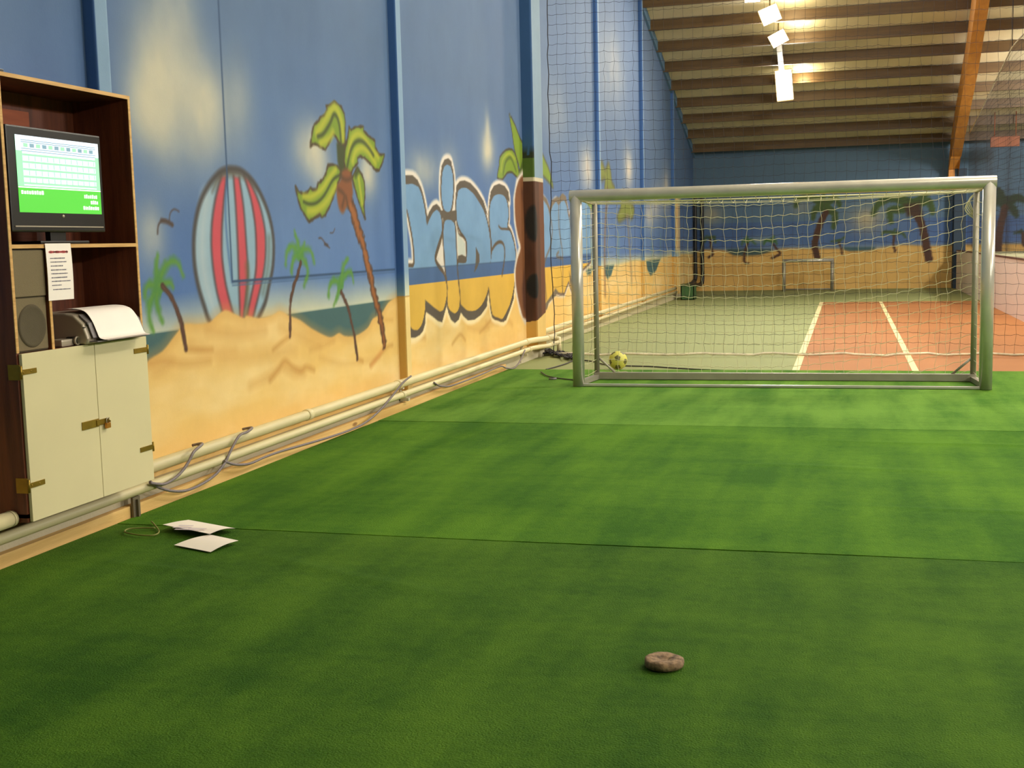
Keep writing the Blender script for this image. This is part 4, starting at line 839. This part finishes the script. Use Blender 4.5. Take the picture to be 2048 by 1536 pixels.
# goal net: hangs slack between the rear posts, pulled up at the right
nm = MB(); R_ = .0025
def off(u): return .34*((u-.42)/.58)**2 if u > .42 else .10*((.42-u)/.42)**2
def yb(u, z): return GY1+.02+.16*math.sin(math.pi*min(max(u, 0), 1))*math.sin(math.pi*min(max((z-.05)/1.8, 0), 1))
NC = 31; ZTOP = ZT-.06; rows = list(np.arange(-.32, 1.84, .118))
def npt(u, zr_, j=0.0):
    z = zr_+off(u)+j; z = max(z, .06+.01*math.sin(u*40)); z = min(z, ZTOP-.01-.035*math.sin(math.pi*u)); return (rl+(rr_-rl)*u, yb(u, z), z)
for q, z in enumerate(rows):
    nm.tube([npt(k/(NC*2), z, .006*(1 if k % 2 else -1)) for k in range(NC*2+1)], R_, 4, caps=False)
for k in range(NC+1):
    u = k/NC+.004*math.sin(k*2.3); pts = []
    for i in range(19):
        z = .07+(ZTOP-.09)*i/18; pts.append((rl+(rr_-rl)*(u+.003*math.sin(i*2.1+k)), yb(u, z), z))
    nm.tube(pts, R_*.68, 4, caps=False)
# net roof between crossbar and rear top
for i in range(1, 6):
    t = i/6; nm.tube([(pl+.06+(pr-pl-.12)*u*(1)+(rl-pl)*t*(1-u)*.9, GY0+.05+(GY1-GY0-.05)*t, ZT-.05-.02*t-.05*math.sin(math.pi*u)*math.sin(math.pi*t)) for u in np.linspace(0, 1, 30)], R_, 4, caps=False)
for k in range(NC+1):
    u = k/NC; x = rl+(rr_-rl)*u; nm.tube([(x, GY0+.05+(GY1-GY0-.05)*t, ZT-.05-.02*t-.05*math.sin(math.pi*u)*math.sin(math.pi*t)) for t in np.linspace(0, 1, 5)], R_*.9, 4, caps=False)
for (xf, xr) in ((pl, rl), (pr, rr_)):
    for i in range(15): z = .12+i*.118; nm.tube([(xf, GY0+.06, z), ((xf+xr)/2, (GY0+GY1)/2, z-.02), (xr, GY1, z)], R_*.9, 4, caps=False)
    for t in (.25, .5, .75): nm.tube([(xf+(xr-xf)*t, GY0+.06+(GY1-GY0-.06)*t, .08), (xf+(xr-xf)*t, GY0+.06+(GY1-GY0-.06)*t, ZT-.08)], R_*.9, 4, caps=False)
nm.build('goal_net', MT['white_rope'], g, recalc=False)
# bunched net tied at the upper right corner
m = MB()
for k in range(5):
    a = k*1.3; m.tube(cr_spline([(rr_-.01, GY1+.02, ZTOP-.02), (rr_-.06-.01*k, GY1+.04, ZTOP-.08-.02*k), (rr_-.02, GY1+.03, ZTOP-.20-.015*k)], 5), .005, 5)
m.build('net_tie', MT['white_rope'], g)

# far small goal
YG = 34.0; a = atY(1568, 579, YG); b = atY(1664, 579, YG); zt = atY(1617, 521, YG)[2]
g2 = empty('small_goal', ((a[0]+b[0])/2, YG, 0), 'small grey metal goal against the sand-coloured back wall', 'goal')
for x in (a[0], b[0]):
    m = MB(); m.tube([(x, YG, .0), (x, YG, zt)], .045, 12); m.build('goal_post', MT['alu_dull'], g2)
    m = MB(); m.tube([(x, YG, zt-.02), (x, YG+.45, .04), (x, YG, .04)], .02, 8); m.build('side_frame', MT['alu_dull'], g2)
m = MB(); m.tube([(a[0]-.045, YG, zt), (b[0]+.045, YG, zt)], .045, 12); m.build('crossbar', MT['alu'], g2)
m = MB(); m.tube([(a[0], YG+.45, .03), (b[0], YG+.45, .03)], .02, 8); m.build('rear_base', MT['alu_dull'], g2)

# ball with panels
import bmesh
bc = atY(1236, 731, 13.8); R = .108; bc[2] = R+.001
bm = bmesh.new(); bmesh.ops.create_icosphere(bm, subdivisions=4, radius=R)
ico = bmesh.new(); bmesh.ops.create_icosphere(ico, subdivisions=1, radius=1); vdir = [v.co.normalized() for v in ico.verts]; ico.free()
for f in bm.faces:
    n_ = f.calc_center_median().normalized(); dd = max(n_.dot(v) for v in vdir); f.material_index = 1 if dd > .955 else 0; f.smooth = True
for v in bm.verts:
    n_ = v.co.normalized(); ds = sorted((n_.dot(q) for q in vdir), reverse=True)
    if abs(ds[0]-.945) < .012 or (ds[0]-ds[1] < .03 and ds[0] < .94): v.co *= .985
me = bpy.data.meshes.new('football'); bm.to_mesh(me); bm.free(); me.materials.append(MT['ball_y']); me.materials.append(MT['ball_d'])
o = bpy.data.objects.new('football', me); COL.objects.link(o); o.location = bc; o.rotation_euler = (.5, .3, .9); tag(o, 'pale yellow football with dark panels behind the left goal post', 'ball')

# ------------------------------------------------------------------ black separation net behind the goal
NY = 15.3; e = empty('separation_net', (-.4, NY, 0), 'tall black separation net hanging across the hall behind the goal', 'net')
m = MB(); x0, x1, z0, z1, ms = -3.655, 2.62, .05, 5.75, .121; r = .0021; rn = np.random.default_rng(5)
nx = int((x1-x0)/ms); nz = int((z1-z0)/ms)
J = np.zeros((nx+1, nz+1, 3))
for i in range(nx+1):
    for j in range(nz+1):
        sway = .02*math.sin(i*.35+j*.1)+.015*math.sin(j*.5)
        wav = .016*math.sin(i*.22+j*.05)+.012*math.sin(i*.07+1)
        J[i, j] = (x0+i*ms+.006*rn.normal()+.012*math.sin(j*.4), NY+sway, z0+j*ms+wav*(1 if j else 0)+.004*rn.normal())
for j in range(nz+1):
    pts = []
    for i in range(nx+1):
        pts.append(J[i, j])
        if i < nx: pts.append((J[i, j]+J[i+1, j])/2+(0, 0, -.010))
    m.tube(pts, r, 3, caps=False, smooth=False)
for i in range(nx+1): m.tube([J[i, j] for j in range(nz+1)], r*.8, 3, caps=False, smooth=False)
m.build('net_mesh', MT['black_rope'], e, recalc=False)
m = MB(); pts = [J[i, 0]+(0, 0, -.012+.008*math.sin(i*.9)) for i in range(nx+1)]; m.tube(pts, .016, 8); tag(m.build('bottom_rope', MT['band'], e, recalc=False), 'frayed white weighted rope at the foot of the net')
m = MB(); m.tube([(x0, NY, z1+.02), (x1, NY, z1+.02)], .006, 6); m.build('top_cable', MT['black_rope'], e)
m = MB(); m.tube([J[0, j]+(0, -.01, 0) for j in range(nz+1)], .006, 6); m.build('edge_cord', MT['black_rope'], e, recalc=False)
for s in (-3.6, 0, 2.5): m = MB(); m.tube([(s, NY, z1+.02), (s, NY, roofz(NY)+.05)], .005, 6); m.build('hanger', MT['black_rope'], e)
# slack bundle of net at the wall
m = MB(); rb = np.random.default_rng(9)
for k in range(9):
    pts = [tuple(atZ(1088+6*i+rb.normal()*3, 700+rb.uniform(-1, 1)*6+i*1.2, .03+.02*rb.random())) for i in range(12)]; m.tube(cr_spline(pts, 3), .009, 5)
tag(m.build('net_bundle', MT['black_rope']), 'dark bunched foot of the net lying at the column base', 'net')
# side net along the white board
e = empty('side_net', (WR+.12, 26, 1), 'dark fine net hung from a pale rope above the white side board', 'net')
def stop(y): return 3.95+min(1.0, (33-y)/8.0)*.95 if y < 33 else 3.95
m = MB(); xs_ = WR+.16
for y in np.arange(17.5, 33.2, .11): m.tube([(xs_+.03*math.sin(y*2), y, 1.1), (xs_, y, stop(y))], .0024, 3, caps=False, smooth=False)
for z in np.arange(1.15, 4.9, .11): 
    ye = 33.0 if z < 3.95 else 33-(z-3.95)/.95*8; m.tube([(xs_+.03*math.sin(y*2), y, z) for y in np.linspace(17.5, ye, 30)], .0024, 3, caps=False, smooth=False)
m.build('net_mesh', MT['black_rope'], e, recalc=False)
m = MB(); m.tube([(xs_, y, stop(y)) for y in np.linspace(17.5, 33.1, 30)], .014, 6); tag(m.build('top_rope', MT['band'], e), 'pale top rope')
for y in (17.5, 25, 33.1): m = MB(); m.tube([(xs_, y, stop(y)), (xs_, y, roofz(y))], .008, 6); m.build('hanger', MT['black_rope'], e)
# green crate in the far left corner
c = atZ(1360, 600, 0); e = empty('green_crate', (c[0], c[1], 0), 'small green plastic crate on the floor in the far left corner', 'crate')
def shell(m, x0, y0, x1, y1, z0, z1, t=.02):
    m.box((x0, y0, z0), (x1, y1, z0+t)); m.box((x0, y0, z0), (x0+t, y1, z1)); m.box((x1-t, y0, z0), (x1, y1, z1)); m.box((x0, y0, z0), (x1, y0+t, z1)); m.box((x0, y1-t, z0), (x1, y1, z1))
m = MB(); shell(m, c[0]+.02, c[1], c[0]+.34, c[1]+.5, 0, .34); m.build('crate_body', MT['green_box'], e)
m = MB(); m.box((c[0]+.01, c[1]-.02, .34), (c[0]+.20, c[1]+.52, .38), bev=.005); m.build('lid', MT['olive'], e)

# ------------------------------------------------------------------ wall cabinet
CX = -3.60; CB = WN+.09; Y0, Y1, Z0, Z1 = 4.675, 5.705, .262, 2.285; T = .018
CBK = WN+.01
cab = empty('wall_cabinet', (CX-.17, (Y0+Y1)/2, Z0), 'tall brown wooden wall cabinet with open shelves above two cream doors', 'cabinet')
m = MB()
def panel(m, lo, hi, edge=True): m.box(lo, hi, 0)
for y in (Y0, Y1-T): m.box((CBK, y, Z0 if True else 0), (CX-.004, y+T, Z1))
m.box((CBK, Y0, Z1-T), (CX-.004, Y1, Z1)); m.box((CBK, Y0, Z0+.02), (CX-.004, Y1, Z0+.02+T)); m.box((CBK, Y0+T, Z0+.02), (CBK+.008, Y1-T, Z1-T))
m.build('carcass', MT['brown'], cab)
m = MB()
for y in (Y0, Y1-T): m.box((CX-.004, y, 1.04), (CX, y+T, Z1))
m.box((CX-.004, Y0, Z1-T), (CX+.0005, Y1, Z1+.0005)); m.box((CX-.004, Y0+T, Z0), (CX-.002, Y0+T+.01, 1.03))
tag(m.build('edge_banding', MT['ply'], cab), 'pale raw front edges')
for z, nm_ in ((1.527, 'shelf'), (1.035, 'shelf')):
    m = MB(); m.box((CBK, Y0+T, z-T), (CX-.004, Y1-T, z)); m.box((CX-.004, Y0+T, z-T), (CX, Y1-T, z), 1); m.build('shelf', [MT['brown_in'], MT['ply']], cab)
yd = atX(101, 600, CX)[1]
m = MB(); m.box((CBK, yd-T/2, 1.035), (CX-.004, yd+T/2, 1.527-T)); m.box((CX-.004, yd-T/2, 1.035), (CX, yd+T/2, 1.527-T), 1); m.build('divider', [MT['brown_in'], MT['ply']], cab)
m = MB(); m.box((CBK+.008, Y0+T, 1.535), (CBK+.03, Y0+.62, 2.18)); tag(m.build('back_panel', wood('reddish back board', (150, 72, 36), (168, 84, 44), 1), cab), 'reddish lighter board behind the television')
ym = atX(193, 850, CX)[1]; doors = []
for k, (ya, yb_) in enumerate(((Y0+.012, ym-.002), (ym+.002, Y1-.001))):
    m = MB(); m.box((CX, ya, Z0+.003), (CX+.016, yb_, 1.036), bev=.002); doors.append(m.build('door', MT['door'], cab))
def strap(x0, x1, y, wide=.012, Xf=CX+.016, dY=0):
    pass
dl, dr = doors
for (pxa, pya, pxb, pyb) in ((34, 748, 73, 739), (52, 973, 90, 964)):
    a = atX(pxa, pya, CX+.018); b = atX(pxb, pyb, CX+.018); m = MB(); z = (a[2]+b[2])/2
    m.box((CX+.016, Y0-.004, z-.012), (CX+.020, b[1], z+.012), bev=.0015); m.tube([(CX+.018, Y0-.004, z-.03), (CX+.018, Y0-.004, z+.03)], .006, 8)
    m.box((CX-.05, Y0-.004, z-.035), (CX+.012, Y0-.0005, z+.035))
    for q in (.3, .7): m.lathe([(0, .0215+.001), (.004, .0212), (.0045, .019)], (CX, a[1]+(b[1]-a[1])*q, z), 0, 10)
    m.build('hinge', MT['brass'], dl)
for (pxa, pya, pxb, pyb) in ((268, 703, 290, 699), (281, 900, 302, 895)):
    a = atX(pxa, pya, CX+.018); b = atX(pxb, pyb, CX+.018); m = MB(); z = (a[2]+b[2])/2
    m.box((CX+.016, a[1], z-.013), (CX+.020, Y1+.003, z+.013), bev=.0015); m.tube([(CX+.018, Y1+.003, z-.025), (CX+.018, Y1+.003, z+.025)], .006, 8); m.build('hinge', MT['brass'], dr)
a = atX(164, 850, CX+.018); b = atX(217, 843, CX+.018); z = (a[2]+b[2])/2
m = MB(); m.box((CX+.016, a[1], z-.020), (CX+.021, ym-.004, z+.020), bev=.002); m.box((CX+.021, ym-.03, z-.014), (CX+.025, b[1], z+.014), bev=.001)
m.tube(cr_spline([(CX+.02, b[1]-.03, z-.01), (CX+.05, b[1]-.03, z), (CX+.02, b[1]-.03, z+.01)], 5), .003, 6); m.build('hasp', MT['brass'], dr)
pk = empty('padlock', (CX+.035, b[1]-.03, z-.03), 'small brass padlock hanging on the cabinet hasp', 'padlock')
m = MB(); m.box((CX+.026, b[1]-.045, z-.036), (CX+.040, b[1]-.012, z-.008), bev=.003); m.build('lock_body', mat('bright brass', (206, 140, 62), .3, .7), pk)
m = MB(); m.tube(cr_spline([(CX+.033, b[1]-.038, z-.012), (CX+.033, b[1]-.038, z+.008), (CX+.033, b[1]-.028, z+.016), (CX+.033, b[1]-.018, z+.008), (CX+.033, b[1]-.018, z-.012)], 4), .0025, 8); m.build('shackle', MT['silver'], pk)
# dark thing on top of the cabinet at the far left
c = atX(8, 150, CX-.1); m = MB(); m.box((CX-.28, Y0-.2, Z1+.002), (CX-.04, Y0+.10, Z1+.022), bev=.004); tag(m.build('black_box', MT['black']), 'flat black object lying on top of the cabinet', 'box')

# television
TX = CX-.035
q = [atX(x, y, TX) for x, y in ((15, 251), (203, 272), (208, 469), (20, 461))]
ty0, ty1, tz0, tz1 = (q[0][1]+q[3][1])/2, (q[1][1]+q[2][1])/2, 1.585, 2.065
tv = empty('television', (TX-.05, (ty0+ty1)/2, 1.527), 'black flat television showing a green scoreboard, inside the cabinet', 'television')
m = MB(); m.box((TX-.06, ty0, tz0), (TX, ty1, tz1), bev=.008); m.box((TX-.11, ty0+.1, tz0+.08), (TX-.06, ty1-.1, tz1-.06), bev=.01)
m.build('bezel', MT['black'], tv)
s = [atX(x, y, TX+.002) for x, y in ((32, 269), (196, 288), (203, 428), (37, 425))]
sy0, sy1, sz1, sz0 = (s[0][1]+s[3][1])/2, (s[1][1]+s[2][1])/2, (s[0][2]+s[1][2])/2, (s[2][2]+s[3][2])/2
def SQ(m, u0, v0, u1, v1, mi, d=0.0):    # screen coordinates: u right 0..1, v down 0..1
    ya, yb2 = sy0+(sy1-sy0)*u0, sy0+(sy1-sy0)*u1; za, zb = sz1+(sz0-sz1)*v0, sz1+(sz0-sz1)*v1; x = TX+.0015+d
    m.add([(x, ya, zb), (x, yb2, zb), (x, yb2, za), (x, ya, za)], [(0, 1, 2, 3)], mi)
m = MB(); SQ(m, 0, 0, 1, 1, 0); SQ(m, 0, .20, 1, .66, 1, .0003); SQ(m, .0, .0, 1, .20, 2, .0004); SQ(m, .07, .07, .95, .65, 2, .0006)
SQ(m, 0, .665, 1, .68, 4, .0008)
for v in (.055, .08, .165, .195): SQ(m, .06, v, .96, v+.010, 3, .0009)
for v in (.235, .33, .425, .52, .605): SQ(m, .07, v, .95, v+.028, 1, .001)
for i in range(12): u = .085+i*.072; [SQ(m, u+.048, v, u+.058, v+.06, 1, .0011) for v in (.265, .36, .455, .55)]; SQ(m, u, .10, u+.05, .15, 3 if i % 2 else 1, .0012)
rs = np.random.default_rng(4)
for (u0, u1, v) in ((.03, .28, .74), (.78, .95, .76), (.86, .94, .84), (.76, .96, .92)):
    u = u0
    while u < u1: w = min(rs.uniform(.012, .024), .985-u); SQ(m, u, v-rs.uniform(.018, .032), u+w, v+.022, 4, .001); u += w+.007
m.build('screen', [MT['screen_g'], MT['screen_g2'], MT['screen_w'], MT['screen_l'], MT['screen_t']], tv, recalc=False)
m = MB(); m.box((TX-.0, ty0+.02, tz0+.022), (TX+.004, ty1-.02, tz0+.028)); tag(m.build('trim_strip', MT['silver'], tv), 'thin silver strip')
m = MB(); m.lathe([(0, .003), (.007, .003), (.008, 0)], (TX, (ty0+ty1)/2+.02, tz0+.075), 0, 16); tag(m.build('badge', MT['silver'], tv), 'tiny silver badge')
m = MB(); m.box((TX-.05, (ty0+ty1)/2-.06, 1.54), (TX-.02, (ty0+ty1)/2+.06, tz0+.02), bev=.004); m.box((TX-.16, (ty0+ty1)/2-.19, 1.528), (TX+.02, (ty0+ty1)/2+.19, 1.543), bev=.006); m.build('stand', MT['black'], tv)

# speaker
sa = atX(22, 600, CX-.01); sb = atX(97, 600, CX-.01); y0s, y1s = Y0+T+.004, yd-T/2-.004
sp = empty('loudspeaker', (CX-.12, (y0s+y1s)/2, 1.036), 'grey brown loudspeaker filling the left open shelf compartment', 'loudspeaker')
m = MB(); m.box((CX-.24, y0s, 1.037), (CX-.02, y1s, 1.505), bev=.005); m.build('speaker_box', MT['cone'], sp)
m = MB(); m.box((CX-.02, y0s+.006, 1.29), (CX-.008, y1s-.006, 1.50), bev=.004); m.build('grille', MT['grille'], sp)
m = MB(); m.box((CX-.02, y0s+.006, 1.045), (CX-.014, y1s-.006, 1.283), bev=.002); m.build('front_plate', MT['grille'], sp)
rad = min((y1s-y0s)/2-.022, .105); m = MB(); m.lathe([(0, .006), (rad*.3, .007), (rad*.9, .003), (rad, .006), (rad*1.06, .0)], (CX-.013, (y0s+y1s)/2, 1.155), 0, 36); m.build('woofer', MT['cone'], sp)

# notice
NX = CX+.004; pts = [atX(x, y, NX) for x, y in ((89, 487), (140, 487), (150, 598), (98, 601))]
ny0, ny1, nz0, nz1 = pts[0][1], pts[1][1], (pts[2][2]+pts[3][2])/2, 1.53
nt_ = empty('paper_notice', (NX, ny0, nz1), 'white paper notice with red heading taped to the shelf edge', 'notice')
m = MB(); K = 8; vv = []
for i in range(K+1):
    t = i/K; z = nz1+(nz0-nz1)*t; x = NX+.002+.004*math.sin(t*3)
    vv += [(x, ny0, z), (x, ny1, z)]
m.add(vv, [(2*i, 2*i+2, 2*i+3, 2*i+1) for i in range(K)], 0, True); m.add([(x-.0008, y, z) for x, y, z in vv], [(2*i, 2*i+1, 2*i+3, 2*i+2) for i in range(K)], 0, True)
m.build('paper', MT['paper'], nt_, recalc=False)
def note_line(m, v, u0, u1, h, seed):
    r = np.random.default_rng(seed); u = u0; t = v; z = nz1+(nz0-nz1)*t; x = NX+.0032+.004*math.sin(t*3)
    while u < u1:
        w = r.uniform(.02, .05); y = ny0+(ny1-ny0)*u; y2 = ny0+(ny1-ny0)*min(u+w, u1); k = h*r.uniform(.6, 1); m.add([(x, y, z-k/2), (x, y2, z-k/2), (x, y2, z+k/2), (x, y, z+k/2)], [(0, 1, 2, 3)]); u += w+.012
m = MB(); note_line(m, .15, .14, .86, .013, 1); note_line(m, .15, .10, .84, .009, 2); m.build('heading', MT['red'], nt_, recalc=False)
m = MB()
for i, (v, u1) in enumerate(((.26, .72), (.325, .76), (.395, .62), (.465, .74), (.53, .78), (.60, .76), (.665, .88), (.735, .52), (.81, .86))): note_line(m, v, .14 if v < .8 else .18, u1, .0055, 10+i)
m.build('text_lines', MT['ink'], nt_, recalc=False)

# printer with paper spilling over its front
PY0, PY1 = atX(150, 640, CX-.02)[1], Y1-T-.04
pr_ = empty('printer', (CX-.12, (PY0+PY1)/2, 1.036), 'silver printer with paper spilling over its front, on the lower shelf', 'printer')
PZ = 1.036; Hh = .155
prof = [(CBK+.03, PZ+.004), (CX+.035, PZ+.004), (CX+.045, PZ+.03), (CX+.02, PZ+.10), (CX-.03, PZ+.145), (CX-.08, PZ+Hh), (CBK+.06, PZ+Hh), (CBK+.03, PZ+.12)]
m = MB(); m.prism([(x, PY0, z) for x, z in prof], (0, PY1-PY0, 0)); o = m.build('printer_body', MT['silver'], pr_)
bv = o.modifiers.new('round', 'BEVEL'); bv.width = .010; bv.segments = 3
m = MB(); m.prism([(x, PY0+.03, z) for x, z in ((CX-.02, PZ+.142), (CX+.026, PZ+.10), (CX+.052, PZ+.03), (CX+.056, PZ+.034), (CX+.03, PZ+.106), (CX-.018, PZ+.148))], (0, PY1-PY0-.05, 0)); m.build('front_cover', MT['silver_dark'], pr_)
m = MB(); m.box((CX+.035, PY0+.02, PZ+.012), (CX+.085, PY1-.03, PZ+.018), bev=.002); m.build('output_tray', MT['silver_dark'], pr_)
m = MB()
for z in (.085,): m.box((CX+.0+.03-.3*(z-.05), PY0-.001, PZ+z), (CX+.03, PY0+.012, PZ+z+.003))
m.build('vent_slot', MT['black'], pr_)
m = MB(); m.lathe([(0, .004), (.007, .004), (.008, 0)], (CX+.028, PY0+.028, PZ+.10), 0, 12); m.build('button', MT['black'], pr_)
path = cr_spline([(CX-.16, PZ+Hh+.012), (CX-.08, PZ+Hh+.016), (CX-.01, PZ+Hh+.004), (CX+.03, PZ+.115), (CX+.055, PZ+.06), (CX+.07, PZ+.028), (CX+.10, PZ+.019)], 4)
def ribbon(dz, ya, yb2, wob=0.0):
    vv = []
    for i, (x, z) in enumerate(path): vv += [(x, ya+wob*i*.002, z+dz), (x, yb2+wob*i*.002, z+dz)]
    return vv, [(2*i, 2*i+1, 2*i+3, 2*i+2) for i in range(len(path)-1)]
for k, (ya, yb2, w) in enumerate(((PY0+.075, PY1-.045, .2), (PY0+.065, PY1-.055, -.1))):
    m = MB(); vv, ff = ribbon(.004*k, ya, yb2, w); m.add(vv, ff, 0, True); vv2 = [(x, y, z-.0015) for x, y, z in vv]; m.add(vv2, [f[::-1] for f in ff], 0, True)
    tag(m.build('paper_sheet', MT['paper'], recalc=False), ('lower' if k == 0 else 'upper')+' white sheet draped over the front of the printer', 'paper')
# silver gadget on the shelf
ga = atX(108, 672, CX-.06)[1]; gb = min(atX(175, 672, CX-.06)[1], PY0+.045)
e = empty('tape_dispenser', (CX-.06, (ga+gb)/2, PZ), 'small silver gadget with black hollow lying left of the printer', 'office gadget')
m = MB(); m.box((CX-.10, ga, PZ+.001), (CX-.02, (ga+gb)/2+.02, PZ+.035), bev=.010); m.build('gadget_body', MT['silver'], e)
m = MB(); m.tube([(CX-.015, gb-.055, PZ+.022), (CX-.06, gb-.055, PZ+.022)], .021, 16); m.build('black_core', MT['black'], e)
m = MB(); m.lathe([(.016, 0), (.022, 0), (.022, .012), (.016, .012), (.016, 0)], (CX-.015, gb-.055, PZ+.023), 0, 20); m.build('ring', MT['silver'], e)
print('done')
